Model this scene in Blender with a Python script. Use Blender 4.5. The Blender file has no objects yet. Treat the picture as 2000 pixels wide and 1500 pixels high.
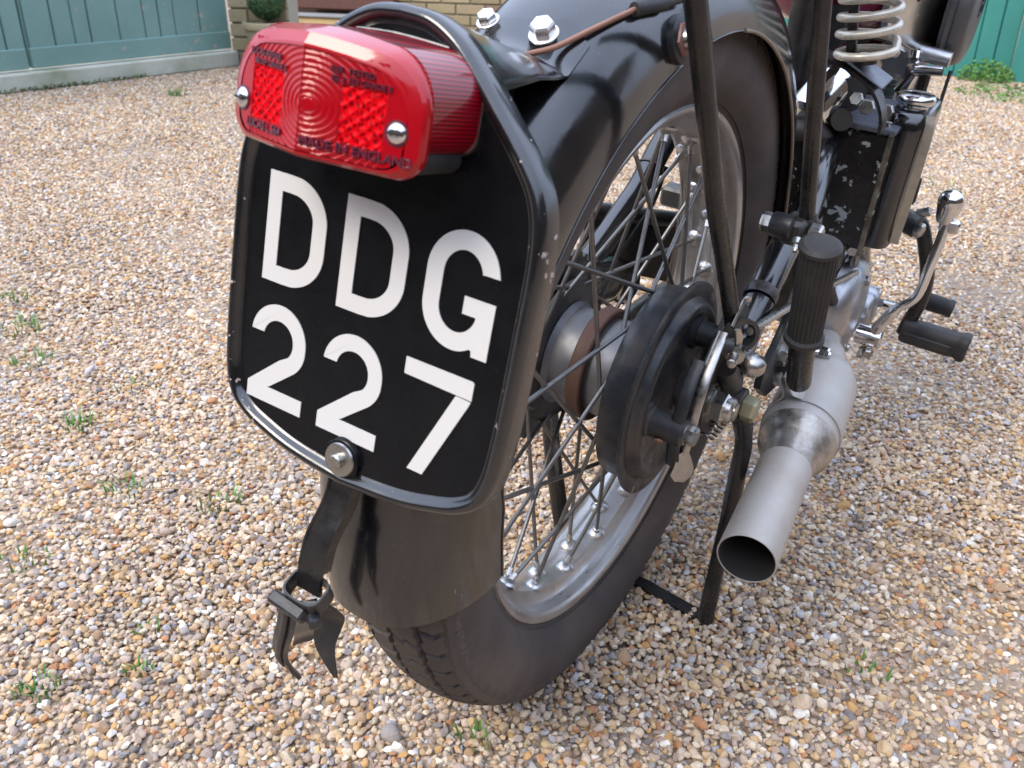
import bpy, bmesh, math, random
import numpy as np
from mathutils import Vector, Matrix, noise
PI = math.pi
rnd = random.Random(7)
S = bpy.context.scene
C = S.collection
V = Vector

# ------------------------------------------------------------ camera, sky, sun, exposure
cam_d = bpy.data.cameras.new("camera"); cam = bpy.data.objects.new("camera", cam_d); C.objects.link(cam); S.camera = cam
RT = V((0.84220, 0.53901, 0.01276)); UP = V((-0.25198, 0.37258, 0.89313)); FW = V((-0.47666, 0.75541, -0.44961))
M = Matrix((RT, UP, -FW)).transposed().to_4x4(); M.translation = V((0.34721, -0.71792, 0.70976)); cam.matrix_world = M
cam_d.sensor_width = 36; cam_d.lens = 31.72; cam_d.clip_start = .02; cam_d.clip_end = 400
cam_d.dof.use_dof = True; cam_d.dof.focus_distance = .78; cam_d.dof.aperture_fstop = 15

W = bpy.data.worlds.new("World"); S.world = W; W.use_nodes = True
nt = W.node_tree; nt.nodes.clear()
SUN_EL, SUN_AZ = math.radians(48), math.radians(200)      # azimuth: direction the light comes from, clockwise from +Y
sky = nt.nodes.new("ShaderNodeTexSky"); sky.sky_type = 'NISHITA'; sky.sun_disc = False
sky.sun_elevation = SUN_EL; sky.sun_rotation = SUN_AZ; sky.dust_density = 3.0; sky.air_density = 1.0; sky.ozone_density = 1.2
bg = nt.nodes.new("ShaderNodeBackground"); bg.inputs[1].default_value = .13
# thin cloud cover: greys the blue of the clear sky everywhere alike
mixc = nt.nodes.new("ShaderNodeMix"); mixc.data_type = 'RGBA'
tc = nt.nodes.new("ShaderNodeTexCoord"); ns = nt.nodes.new("ShaderNodeTexNoise"); ns.inputs['Scale'].default_value = 1.6; ns.inputs['Detail'].default_value = 5
mr = nt.nodes.new("ShaderNodeMapRange"); mr.inputs[1].default_value = .3; mr.inputs[2].default_value = .7; mr.inputs[3].default_value = .72; mr.inputs[4].default_value = .95
out = nt.nodes.new("ShaderNodeOutputWorld")
nt.links.new(tc.outputs['Generated'], ns.inputs['Vector']); nt.links.new(ns.outputs[0], mr.inputs[0]); nt.links.new(mr.outputs[0], mixc.inputs[0])
sep = nt.nodes.new("ShaderNodeSeparateXYZ"); nt.links.new(tc.outputs['Generated'], sep.inputs[0])
gr = nt.nodes.new("ShaderNodeMapRange"); nt.links.new(sep.outputs[2], gr.inputs[0]); gr.inputs[1].default_value = 0; gr.inputs[2].default_value = 1; gr.inputs[3].default_value = .42; gr.inputs[4].default_value = 1.27
vm = nt.nodes.new("ShaderNodeVectorMath"); vm.operation = 'SCALE'; vm.inputs[0].default_value = (8.8, 10.2, 13.4); nt.links.new(gr.outputs[0], vm.inputs['Scale'])
nt.links.new(sky.outputs[0], mixc.inputs[6]); nt.links.new(vm.outputs[0], mixc.inputs[7])
nt.links.new(mixc.outputs[2], bg.inputs[0]); nt.links.new(bg.outputs[0], out.inputs[0])
sl = bpy.data.lights.new("sun", 'SUN'); sl.energy = 1.55; sl.angle = math.radians(24); sl.color = (1, .90, .74)
so = bpy.data.objects.new("sun", sl); C.objects.link(so)
sd = V((math.sin(SUN_AZ)*math.cos(SUN_EL), math.cos(SUN_AZ)*math.cos(SUN_EL), math.sin(SUN_EL)))
so.rotation_euler = sd.to_track_quat('Z', 'Y').to_euler()
S.view_settings.view_transform = 'Standard'; S.view_settings.look = 'None'; S.view_settings.gamma = 1
S.view_settings.use_curve_mapping = False; S.view_settings.exposure = 0.80

# ------------------------------------------------------------ materials
def N(nt, t, **kw):
    n = nt.nodes.new(t)
    for k, v in kw.items(): setattr(n, k, v)
    return n
def new_mat(name):
    m = bpy.data.materials.new(name); m.use_nodes = True
    return m, m.node_tree, m.node_tree.nodes['Principled BSDF']
def ramp(nt, fac, stops, interp='LINEAR'):
    r = N(nt, "ShaderNodeValToRGB"); r.color_ramp.interpolation = interp
    el = r.color_ramp.elements
    while len(el) < len(stops): el.new(.5)
    for e, (p, c) in zip(el, stops):
        e.position = p; e.color = (*c, 1) if len(c) == 3 else c
    nt.links.new(fac, r.inputs[0]); return r.outputs[0]
def noisen(nt, scale, detail=4, co=None, rough=.55, dist=0):
    n = N(nt, "ShaderNodeTexNoise"); n.inputs['Scale'].default_value = scale; n.inputs['Detail'].default_value = detail
    n.inputs['Roughness'].default_value = rough; n.inputs['Distortion'].default_value = dist
    nt.links.new(co, n.inputs['Vector']); return n.outputs[0]
def mixn(nt, f, a, b):
    m = N(nt, "ShaderNodeMix"); m.data_type = 'RGBA'
    for s, i in ((f, 0), (a, 6), (b, 7)):
        if hasattr(s, 'links'): nt.links.new(s, m.inputs[i])
        elif isinstance(s, (int, float)): m.inputs[i].default_value = s
        else: m.inputs[i].default_value = (*s, 1)
    return m.outputs[2]
def rng(nt, f, a, b, c, d):
    m = N(nt, "ShaderNodeMapRange"); nt.links.new(f, m.inputs[0])
    for i, v in enumerate((a, b, c, d)): m.inputs[i+1].default_value = v
    return m.outputs[0]
def bumpn(nt, bs, h, strength=.3, dist=.001, prev=None):
    b = N(nt, "ShaderNodeBump"); b.inputs['Strength'].default_value = strength; b.inputs['Distance'].default_value = dist
    nt.links.new(h, b.inputs['Height'])
    if prev: nt.links.new(prev, b.inputs['Normal'])
    nt.links.new(b.outputs[0], bs.inputs['Normal']); return b.outputs[0]
def coord(nt): return N(nt, "ShaderNodeTexCoord").outputs['Object']

def surf(name, base, rough=.4, metal=0., dirt=None, dirt_amt=.35, dirt_scale=25, rvar=.12, coat=0., bump=.0, bscale=300, bdist=.0004,
         chips=None, chip_thr=.66, chip_scale=60, specks=None, spec=.5):
    m, nt, bs = new_mat(name); co = coord(nt)
    n1 = noisen(nt, dirt_scale, 6, co, .62)
    col = base
    if dirt: col = mixn(nt, rng(nt, n1, .42, .78, 0, dirt_amt), base, dirt)
    if specks:
        v = N(nt, "ShaderNodeTexVoronoi"); v.inputs['Scale'].default_value = specks[0]; nt.links.new(co, v.inputs['Vector'])
        big = noisen(nt, 9, 3, co)
        thr = N(nt, "ShaderNodeMath", operation='MULTIPLY'); nt.links.new(big, thr.inputs[0]); thr.inputs[1].default_value = specks[1]
        lt = N(nt, "ShaderNodeMath", operation='LESS_THAN'); nt.links.new(v.outputs['Distance'], lt.inputs[0]); nt.links.new(thr.outputs[0], lt.inputs[1])
        mm = N(nt, "ShaderNodeMath", operation='MULTIPLY'); nt.links.new(lt.outputs[0], mm.inputs[0]); mm.inputs[1].default_value = specks[3] if len(specks) > 3 else .6
        col = mixn(nt, mm.outputs[0], col, specks[2])
    rr = rng(nt, noisen(nt, dirt_scale*2.3, 5, co), .3, .75, max(.02, rough-rvar), rough+rvar)
    if chips:
        nc = noisen(nt, chip_scale, 5, co, .6); f = rng(nt, nc, chip_thr, chip_thr+.012, 0, 1)
        col = mixn(nt, f, col, chips)
        rr2 = N(nt, "ShaderNodeMix"); nt.links.new(f, rr2.inputs[0]); nt.links.new(rr, rr2.inputs[2]); rr2.inputs[3].default_value = .6; rr = rr2.outputs[0]
    if hasattr(col, 'links'): nt.links.new(col, bs.inputs['Base Color'])
    else: bs.inputs['Base Color'].default_value = (*col, 1)
    nt.links.new(rr, bs.inputs['Roughness'])
    bs.inputs['Metallic'].default_value = metal; bs.inputs['Coat Weight'].default_value = coat; bs.inputs['Coat Roughness'].default_value = .10
    bs.inputs['Specular IOR Level'].default_value = spec
    if bump: bumpn(nt, bs, noisen(nt, bscale, 4, co), bump, bdist)
    return m
black = surf("black_gloss_paint", (.004, .0048, .007), .19, dirt=(.09, .075, .06), dirt_amt=.16, dirt_scale=14, rvar=.07, bump=.10, bscale=22, bdist=.004, specks=(260, .085, (.45, .43, .4), .5), spec=.85, coat=.4)
def scratched(m):
    nt = m.node_tree; bs = nt.nodes['Principled BSDF']; co = coord(nt); src = bs.inputs['Base Color'].links[0].from_socket
    mp = N(nt, "ShaderNodeMapping"); mp.inputs['Scale'].default_value = (900, 900, 38); nt.links.new(co, mp.inputs[0])
    a = rng(nt, noisen(nt, 1, 2, mp.outputs[0]), .71, .73, 0, 1); mask = rng(nt, noisen(nt, 28, 2, co), .50, .60, 0, 1)
    sx = N(nt, "ShaderNodeSeparateXYZ"); nt.links.new(co, sx.inputs[0]); z1 = rng(nt, sx.outputs[2], .06, .03, 0, 1); y1 = rng(nt, sx.outputs[0], -.03, .0, 0, 1)
    p = a
    for q in (mask, z1, y1):
        mm = N(nt, "ShaderNodeMath", operation='MULTIPLY'); nt.links.new(p, mm.inputs[0]); nt.links.new(q, mm.inputs[1]); p = mm.outputs[0]
    nt.links.new(mixn(nt, p, src, (.30, .27, .24)), bs.inputs['Base Color'])
black_guard = surf("mudguard_paint", (.004, .0048, .007), .19, dirt=(.09, .075, .06), dirt_amt=.18, dirt_scale=14, rvar=.07, bump=.12, bscale=20, bdist=.004, specks=(260, .085, (.45, .43, .4), .5), spec=.85, coat=.4)
scratched(black_guard)
black_face = surf("black_plate_paint", (.0035, .004, .0055), .3, dirt=(.03, .028, .025), dirt_amt=.10, dirt_scale=30, rvar=.06, bump=.05, bscale=40, bdist=.002, specks=(420, .09, (.35, .34, .33), .3), spec=.25)
black_chip = surf("chipped_black_paint", (.005, .006, .008), .2, dirt=(.07, .06, .055), dirt_amt=.15, bump=.12, bscale=60, bdist=.001, chips=(.46, .37, .35), chip_thr=.665, chip_scale=110, spec=.8, coat=.35)
black_old = surf("worn_black_paint", (.018, .020, .023), .40, dirt=(.15, .115, .085), dirt_amt=.50, dirt_scale=30, rvar=.14, bump=.25, bscale=160, bdist=.0006, specks=(320, .12, (.3, .27, .22), .4))
black_tube = surf("dusty_black_enamel", (.010, .010, .011), .3, dirt=(.10, .08, .06), dirt_amt=.25, dirt_scale=35, rvar=.12, bump=.12, bscale=180, bdist=.0005)
box_paint = surf("flaking_black_box_paint", (.008, .008, .009), .3, dirt=(.08, .06, .05), dirt_amt=.2, bump=.15, bscale=90, bdist=.0008, chips=(.33, .37, .38), chip_thr=.605, chip_scale=62)
rim_m = surf("dull_chrome_rim", (.52, .52, .525), .38, .9, dirt=(.24, .185, .14), dirt_amt=.60, dirt_scale=13, rvar=.13, bump=.08, bscale=200, bdist=.0003)
chrome = surf("chrome", (.72, .72, .73), .09, 1, dirt=(.4, .35, .3), dirt_amt=.3, rvar=.05)
steel = surf("dull_plated_steel", (.46, .45, .43), .33, 1, dirt=(.24, .19, .13), dirt_amt=.5, dirt_scale=60, rvar=.12, bump=.15, bscale=240, bdist=.0003)
bright = surf("bright_zinc_bolt", (.78, .76, .74), .3, .85, rvar=.06)
yellow_z = surf("yellow_passivated_zinc", (.62, .58, .36), .34, .8, dirt=(.5, .48, .4), dirt_amt=.5, rvar=.08)
alu = surf("cast_aluminium", (.46, .47, .49), .36, .85, dirt=(.17, .13, .10), dirt_amt=.55, dirt_scale=22, rvar=.12, bump=.3, bscale=260, bdist=.0005)
spoke_m = surf("tarnished_spoke_wire", (.20, .195, .19), .42, .85, dirt=(.10, .08, .06), dirt_amt=.6, dirt_scale=40, rvar=.1)
rubber = surf("tyre_rubber", (.066, .056, .053), .75, dirt=(.15, .12, .10), dirt_amt=.75, dirt_scale=9, rvar=.06, bump=.2, bscale=420, bdist=.0005, specks=(120, .05, (.2, .17, .14), .5), spec=.35)
rubber_b = surf("worn_black_rubber", (.026, .025, .026), .6, dirt=(.07, .065, .06), dirt_amt=.5, dirt_scale=35, rvar=.08, bump=.12, bscale=380, bdist=.0004, spec=.4)
brown_band = surf("brown_leather_band", (.085, .04, .028), .75, dirt=(.05, .03, .022), dirt_amt=.6, bump=.2, bscale=300)
wire_m = surf("brown_wire_sheath", (.25, .12, .075), .5, dirt=(.12, .07, .05), dirt_amt=.4)
silver_p = surf("silver_heat_paint", (.40, .375, .345), .48, .15, dirt=(.28, .21, .17), dirt_amt=.55, dirt_scale=16, rvar=.08, bump=.12, bscale=340, bdist=.0003, chips=(.36, .18, .15), chip_thr=.735, chip_scale=30)
soot_and_shade = surf("soot_and_shade_black", (.02, .017, .016), .85, dirt=(.05, .04, .035), dirt_amt=.6)  # soot in the exhaust bore; painted shade in screw slots and plank gaps
weld_m = surf("scuffed_neck_metal", (.40, .37, .33), .36, .75, dirt=(.17, .12, .10), dirt_amt=.95, dirt_scale=70, rvar=.14, bump=.3, bscale=150, bdist=.0006)
white_v = surf("white_vinyl", (.62, .615, .605), .38, dirt=(.62, .58, .52), dirt_amt=.35, dirt_scale=18, rvar=.05)
maroon = surf("maroon_tank_enamel", (.20, .012, .045), .2, rvar=.05, coat=.5)
red_tag = surf("red_tape", (.55, .02, .02), .5)
gold = surf("tan_worn_edge", (.26, .20, .14), .55, dirt=(.12, .08, .05), dirt_amt=.5, dirt_scale=50)

def red_lens():
    m, nt, bs = new_mat("red_lens_plastic"); co = coord(nt)
    bs.inputs['Base Color'].default_value = (.36, .0, .006, 1); bs.inputs['Roughness'].default_value = .3; bs.inputs['Specular IOR Level'].default_value = .25
    bs.inputs['Coat Weight'].default_value = .8; bs.inputs['Coat Roughness'].default_value = .05
    bs.inputs['Subsurface Weight'].default_value = .0; bs.inputs['Subsurface Radius'].default_value = (1, .05, .05); bs.inputs['Subsurface Scale'].default_value = .006
    return m, nt, bs, co
m, nt, bs, co = red_lens(); red_side = m; m.name = "red_ribbed_plastic"
dp = N(nt, "ShaderNodeVectorMath", operation='DOT_PRODUCT'); nt.links.new(co, dp.inputs[0]); dp.inputs[1].default_value = (0, math.sin(.27333)*2*PI/.0019, math.cos(.27333)*2*PI/.0019)
w = N(nt, "ShaderNodeMath", operation='SINE'); nt.links.new(dp.outputs['Value'], w.inputs[0])
nt.links.new(mixn(nt, rng(nt, w.outputs[0], -.8, .8, 0, 1), (.11, .0, .005), (.29, .0, .008)), bs.inputs['Base Color'])
bumpn(nt, bs, w.outputs[0], .25, .0004)
m, nt, bs, co = red_lens(); red_m = m
m, nt, bs, co = red_lens(); red_prism = m; m.name = "red_prism_plastic"; bs.inputs["Coat Weight"].default_value = .0; bs.inputs["Specular IOR Level"].default_value = .06; bs.inputs["Roughness"].default_value = .5
v = N(nt, "ShaderNodeTexVoronoi"); v.feature = 'DISTANCE_TO_EDGE'; v.inputs['Scale'].default_value = 330; nt.links.new(co, v.inputs['Vector'])
nt.links.new(mixn(nt, rng(nt, v.outputs[0], .03, .3, 0, 1), (.74, .002, .008), (.22, .0, .004)), bs.inputs['Base Color'])
m, nt, bs, co = red_lens(); red_ring = m; m.name = "red_fluted_plastic"; bs.inputs["Coat Weight"].default_value = .35
embossed = surf("embossed_lens_lettering", (.10, .012, .03), .35, coat=.4)

def wood_mat(name, c1, c2, bare, thr):
    m, nt, bs = new_mat(name); tcn = N(nt, "ShaderNodeTexCoord"); co = tcn.outputs['Object']
    mp = N(nt, "ShaderNodeMapping"); mp.inputs['Scale'].default_value = (1, 1, .12); nt.links.new(co, mp.inputs[0])
    base = mixn(nt, rng(nt, noisen(nt, 2.2, 5, co), .3, .7, 0, 1), c1, c2)
    nz = noisen(nt, 26, 6, mp.outputs[0], .7); big = noisen(nt, 1.7, 3, co)
    # bare wood shows where old paint has flaked, mostly low on the boards
    ad = N(nt, "ShaderNodeMath", operation='MULTIPLY_ADD'); nt.links.new(big, ad.inputs[0]); ad.inputs[1].default_value = .45; nt.links.new(nz, ad.inputs[2])
    f = rng(nt, ad.outputs[0], thr, thr+.03, 0, .9)
    nt.links.new(mixn(nt, f, base, bare), bs.inputs['Base Color']); bs.inputs['Roughness'].default_value = .55
    bumpn(nt, bs, noisen(nt, 60, 6, mp.outputs[0], .7), .3, .002)
    return m
door_m = wood_mat("faded_green_door_paint", (.14, .255, .225), (.20, .335, .305), (.42, .33, .26), .84)
door_m2 = wood_mat("teal_green_door_paint", (.032, .20, .170), (.042, .245, .21), (.2, .2, .15), 1.1)
door_dark = wood_mat("dark_green_rail_paint", (.02, .085, .055), (.03, .11, .075), (.3, .25, .2), .95)
conc = surf("mossy_concrete", (.50, .50, .42), .9, dirt=(.17, .20, .10), dirt_amt=.7, dirt_scale=5, bump=.5, bscale=60, bdist=.004)
mortar = surf("pale_mortar", (.38, .36, .29), .95, bump=.5, bscale=90, bdist=.004)
yellow_w = surf("cream_render", (.60, .44, .22), .8, dirt=(.4, .3, .15), dirt_amt=.4, dirt_scale=6)
grey_w = surf("grey_coping", (.22, .22, .22), .85, dirt=(.2, .2, .18), dirt_amt=.5, dirt_scale=10)
porch_shade = surf("porch_shade_colour", (.05, .03, .025), .9)
pot_m = surf("stone_pot", (.34, .30, .19), .85, dirt=(.18, .2, .1), dirt_amt=.6, dirt_scale=12, bump=.4, bscale=80, bdist=.002)
soil = surf("dry_soil", (.16, .13, .10), .95, bump=.6, bscale=120, bdist=.004)
bark = surf("stem_bark", (.10, .07, .045), .85)
leafm = surf("box_leaf", (.035, .10, .035), .5, dirt=(.07, .16, .05), dirt_amt=.8, dirt_scale=40)
grassm = surf("grass_blade", (.09, .22, .035), .6, dirt=(.16, .25, .07), dirt_amt=.7, dirt_scale=9)
moss = surf("moss", (.08, .12, .03), .95)
def brick_mat():
    m, nt, bs = new_mat("stock_brick"); co = coord(nt); oi = N(nt, "ShaderNodeObjectInfo")
    c = ramp(nt, oi.outputs['Random'], [(0, (.36, .30, .17)), (.3, (.30, .24, .14)), (.5, (.40, .33, .20)), (.68, (.27, .17, .11)), (.85, (.22, .15, .10)), (1, (.33, .28, .19))])
    nt.links.new(mixn(nt, rng(nt, noisen(nt, 30, 5, co), .4, .8, 0, .5), c, (.18, .16, .12)), bs.inputs['Base Color'])
    bs.inputs['Roughness'].default_value = .9; bumpn(nt, bs, noisen(nt, 70, 5, co), .5, .004); return m
brick_m = brick_mat()

# ------------------------------------------------------------ mesh building
def fr(o, axis, up=(0, 0, 1)):
    z = V(axis).normalized(); u = V(up)
    if abs(z.dot(u.normalized())) > .98: u = V((0, 1, 0)) if abs(z.y) < .9 else V((1, 0, 0))
    x = u.cross(z).normalized(); y = z.cross(x)
    m = Matrix((x, y, z)).transposed().to_4x4(); m.translation = V(o); return m
AX = lambda o, s=1: fr(o, (s, 0, 0))
class B:
    def __init__(s): s.v = []; s.f = []
    def add(s, vs, fs, M=None):
        b = len(s.v)
        s.v += [tuple(M @ V(p)) if M else tuple(p) for p in vs]; s.f += [tuple(b+i for i in f) for f in fs]; return s
    def lathe(s, prof, M, seg=32, a0=0, a1=2*PI, cap=True):
        full = abs(a1-a0-2*PI) < 1e-6; n = seg if full else seg+1; vs = []; fs = []
        for h, r in prof:
            for k in range(n):
                a = a0+(a1-a0)*k/seg; vs.append((r*math.cos(a), r*math.sin(a), h))
        for i in range(len(prof)-1):
            for k in range(seg):
                k2 = (k+1) % n; fs.append((i*n+k, i*n+k2, (i+1)*n+k2, (i+1)*n+k))
        if full and cap:
            if prof[0][1] > 1e-5: fs.append(tuple(range(n))[::-1])
            if prof[-1][1] > 1e-5: fs.append(tuple((len(prof)-1)*n+k for k in range(n)))
        return s.add(vs, fs, M)
    def ring(s, prof, M, seg=64):      # closed profile (h, r) swept round the axis
        n = len(prof); vs = []; fs = []
        for k in range(seg):
            a = 2*PI*k/seg
            for h, r in prof: vs.append((r*math.cos(a), r*math.sin(a), h))
        for k in range(seg):
            for i in range(n):
                j = (i+1) % n; k2 = (k+1) % seg; fs.append((k*n+i, k2*n+i, k2*n+j, k*n+j))
        return s.add(vs, fs, M)
    def tube(s, pts, r, seg=12, cap=True, flat=1.0, up=(0, 0, 1)):
        pts = [V(p) for p in pts]; n = len(pts); rs = r if isinstance(r, (list, tuple)) else [r]*n; vs = []; fs = []
        px = None
        for i, p in enumerate(pts):
            t = (pts[min(i+1, n-1)]-pts[max(i-1, 0)]).normalized()
            if px is None:
                u = V(up); u = u if abs(u.dot(t)) < .95 else V((1, 0, 0)); px = (u-t*u.dot(t)).normalized()
            else: px = (px-t*px.dot(t)).normalized()
            py = t.cross(px)
            for k in range(seg):
                a = 2*PI*k/seg; vs.append(p+px*(rs[i]*math.cos(a))+py*(rs[i]*flat*math.sin(a)))
        for i in range(n-1):
            for k in range(seg):
                k2 = (k+1) % seg; fs.append((i*seg+k, i*seg+k2, (i+1)*seg+k2, (i+1)*seg+k))
        if cap: fs.append(tuple(range(seg))[::-1]); fs.append(tuple((n-1)*seg+k for k in range(seg)))
        return s.add(vs, fs)
    def box(s, M, x, y, z, bev=.0):     # centred box with chamfered edges
        b = min(bev, x/2.01, y/2.01, z/2.01)
        if b <= 0:
            vs = [(i*x/2, j*y/2, k*z/2) for i in (-1, 1) for j in (-1, 1) for k in (-1, 1)]
            return s.add(vs, [(0, 1, 3, 2), (4, 6, 7, 5), (0, 4, 5, 1), (2, 3, 7, 6), (0, 2, 6, 4), (1, 5, 7, 3)], M)
        X, Y, Z = x/2, y/2, z/2; vs = []; idx = {}
        for sx in (-1, 1):
            for sy in (-1, 1):
                for sz in (-1, 1):
                    idx[sx, sy, sz] = len(vs); vs += [(sx*X, sy*(Y-b), sz*(Z-b)), (sx*(X-b), sy*Y, sz*(Z-b)), (sx*(X-b), sy*(Y-b), sz*Z)]
        fs = []
        for a in range(3):
            o = [i for i in range(3) if i != a]
            for sg in (-1, 1):
                q = []
                for (p, r) in ((-1, -1), (1, -1), (1, 1), (-1, 1)):
                    t = [0, 0, 0]; t[a] = sg; t[o[0]] = p; t[o[1]] = r; q.append(idx[tuple(t)]+a)
                fs.append(tuple(q))
            for p in (-1, 1):
                for r in (-1, 1):
                    q = []
                    t0 = [0, 0, 0]; t1 = [0, 0, 0]; t0[a] = -1; t1[a] = 1
                    for t in (t0, t1): t[o[0]] = p; t[o[1]] = r
                    fs.append((idx[tuple(t0)]+o[0], idx[tuple(t1)]+o[0], idx[tuple(t1)]+o[1], idx[tuple(t0)]+o[1]))
        for t in idx.values(): fs.append((t, t+1, t+2))
        return s.add(vs, fs, M)
    def hexa(s, M, af, h, dome=0., hole=0):    # hexagon head, chamfered, optional dome
        R = af/math.sqrt(3); vs = []; fs = []
        rings = [(R*.97, 0, 6), (R, h*.08, 6), (R, h*.8, 6), (R*.86, h, 6)]
        for r, z, _ in rings:
            for k in range(6): a = PI/3*k; vs.append((r*math.cos(a), r*math.sin(a), z))
        for i in range(3):
            for k in range(6): k2 = (k+1) % 6; fs.append((i*6+k, i*6+k2, i*6+6+k2, i*6+6+k))
        fs.append(tuple(range(6))[::-1])
        if not dome: fs.append(tuple(18+k for k in range(6)))
        s.add(vs, fs, M)
        if dome: s.lathe([(h*.9, R*.84), (h+dome*.45, R*.78), (h+dome*.8, R*.52), (h+dome, R*.2), (h+dome*1.02, 0)], M, 24)
        return s
    def prism(s, poly, M, z0, z1):
        n = len(poly); vs = [(x, y, z0) for x, y in poly]+[(x, y, z1) for x, y in poly]
        fs = [tuple(range(n))[::-1], tuple(range(n, 2*n))]+[(i, (i+1) % n, n+(i+1) % n, n+i) for i in range(n)]
        return s.add(vs, fs, M)
    def rings(s, loops, capstart=False, capend=True, M=None):
        n = len(loops[0]); vs = [p for l in loops for p in l]; fs = []
        for i in range(len(loops)-1):
            for k in range(n): k2 = (k+1) % n; fs.append((i*n+k, i*n+k2, (i+1)*n+k2, (i+1)*n+k))
        if capend: fs.append(tuple((len(loops)-1)*n+k for k in range(n)))
        if capstart: fs.append(tuple(range(n))[::-1])
        return s.add(vs, fs, M)
    def mesh(s, name, mat, ang=32):
        me = bpy.data.meshes.new(name); me.from_pydata([tuple(p) for p in s.v], [], s.f)
        bm = bmesh.new(); bm.from_mesh(me); bmesh.ops.recalc_face_normals(bm, faces=bm.faces); bm.to_mesh(me); bm.free()
        me.materials.append(mat)
        if ang is not None:
            me.shade_smooth(); me.set_sharp_from_angle(angle=math.radians(ang))
        return me
def cr(pts, n=8):     # Catmull-Rom through the points
    P = [V(p) for p in pts]; P = [P[0]*2-P[1]]+P+[P[-1]*2-P[-2]]; o = []
    for i in range(1, len(P)-2):
        a, b, c, d = P[i-1:i+3]
        for k in range(n):
            t = k/n; o.append(.5*((2*b)+(c-a)*t+(2*a-5*b+4*c-d)*t*t+(3*b-a-3*c+d)*t**3))
    o.append(P[-2]); return o

def tag(o, label, cat, group=None, kind=None):
    if kind: o['kind'] = kind
    if label: o['label'] = label
    if cat: o['category'] = cat
    if group: o['group'] = group
def link(name, data, parent=None, M=None):
    o = bpy.data.objects.new(name, data); C.objects.link(o)
    if parent is not None: o.parent = parent
    if M is not None: o.matrix_local = M
    return o

# ------------------------------------------------------------ the motorcycle's frame of reference
WR = Matrix(((0.9957646, 0, 0.09193945), (0.00901593, 0.99518013, -0.09764845), (-0.09149632, 0.09806379, 0.99096514)))
AXLE = V((0, 0, .3328)); BASE = V((-.025, 0, 0))
bike = bpy.data.objects.new("motorcycle", None); C.objects.link(bike)
bike.matrix_world = WR.to_4x4(); bike.location = BASE
tag(bike, "black vintage motorcycle seen from behind with a DDG 227 number plate and red tail lamp", "motorcycle")
OFF = Matrix.Translation(WR.transposed() @ (AXLE-BASE))
def to_world(p): return WR @ V(p) + AXLE
def part(name, b, mat, ang=32, label=None):
    o = link(name, b.mesh(name, mat, ang), bike, OFF)
    if label: o['label'] = label
    return o
def sub(name, b, mat, parent, ang=32, label=None, M=None):
    o = link(name, b if isinstance(b, bpy.types.Mesh) else b.mesh(name, mat, ang), parent, M)
    if label: o['label'] = label
    return o
A = {
'cam0': (0.0780, 0.0443, 0.0479), 'cam1': (0.0980, 0.0372, 0.0435), 'anc0': (0.0760, -0.0674, 0.0085), 'anc1': (0.1060, -0.0531, -0.0052), 'rivet': (0.0900, -0.0780, 0.0144), 'ctr0': (0.0780, -0.0026, 0.0092), 'ancbolt': (0.1180, -0.0552, 0.0043), 'lev0': (0.1180, -0.0242, 0.0834), 'lev1': (0.1190, -0.0350, 0.0709), 'lev2': (0.1200, -0.0550, 0.0536), 'lev3': (0.1190, -0.0611, 0.0248), 'lev4': (0.1180, -0.0650, -0.0025), 'lev5': (0.1170, -0.0749, -0.0146), 'lev6': (0.1220, -0.0800, -0.0231), 'knuck': (0.1250, -0.0168, 0.0944),
'cs0': (0.1080, 0.0725, 0.0369), 'cs1': (0.1070, 0.1027, 0.0694), 'cs2': (0.1030, 0.1722, 0.0883), 'cs3': (0.0980, 0.2473, 0.0936), 'cs4': (0.0850, 0.3291, 0.1196), 's1a': (0.1120, 0.0177, 0.0732), 's1b': (0.1080, -0.0776, 0.2209), 's1c': (0.1000, -0.1538, 0.3699), 's1d': (0.0950, -0.1750, 0.4150),
's2a': (0.1320, 0.1165, 0.1414), 's2b': (0.1250, 0.0792, 0.2526), 's2c': (0.1180, 0.0570, 0.3413), 's2d': (0.1150, 0.0479, 0.3769), 'pg0': (0.1650, 0.0334, 0.1651), 'pg1': (0.1650, 0.0623, 0.0574), 'pgd': (0.1630, 0.1026, -0.0111)}

# ============================================================ REAR WHEEL
wheel = link("rear_wheel", None, bike, OFF)
# rim
h = [(.0335, .2535), (.0355, .2520), (.0352, .2485), (.0325, .2452), (.0300, .2435), (.0262, .2425), (.0215, .2418), (.0185, .2395), (.0155, .2345), (.0125, .2300), (.0080, .2288), (0, .2283)]
prof = h + [(-x, r) for x, r in h[-2::-1]]
outp = [(-.0325, .2545), (-.0290, .2465), (-.0210, .2440), (-.0130, .2335), (0, .2308), (.0130, .2335), (.0210, .2440), (.0290, .2465), (.0325, .2545)]
b = B(); b.ring([(x, r) for x, r in prof]+outp, AX((0, 0, 0)), 144); rim = sub("rim", b, rim_m, wheel, 40)
# tyre carcass
ty = [(.0300, .2470), (.0335, .2545), (.0350, .2585), (.0362, .2590), (.0372, .2580), (.0385, .2600), (.0440, .2665), (.0490, .2760), (.0516, .2870), (.0520, .2970), (.0508, .3080), (.0482, .3180), (.0468, .3225), (.0462, .3255), (.0440, .3255), (.0360, .3290), (.0240, .3318), (.0120, .3330), (0, .3334)]
tp = ty+[(-x, r) for x, r in ty[-2::-1]]+[(-.02, .245), (.02, .245)]
b = B(); b.ring(tp, AX((0, 0, 0)), 160); tyre = sub("tyre", b, rubber, wheel, 28)
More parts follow.
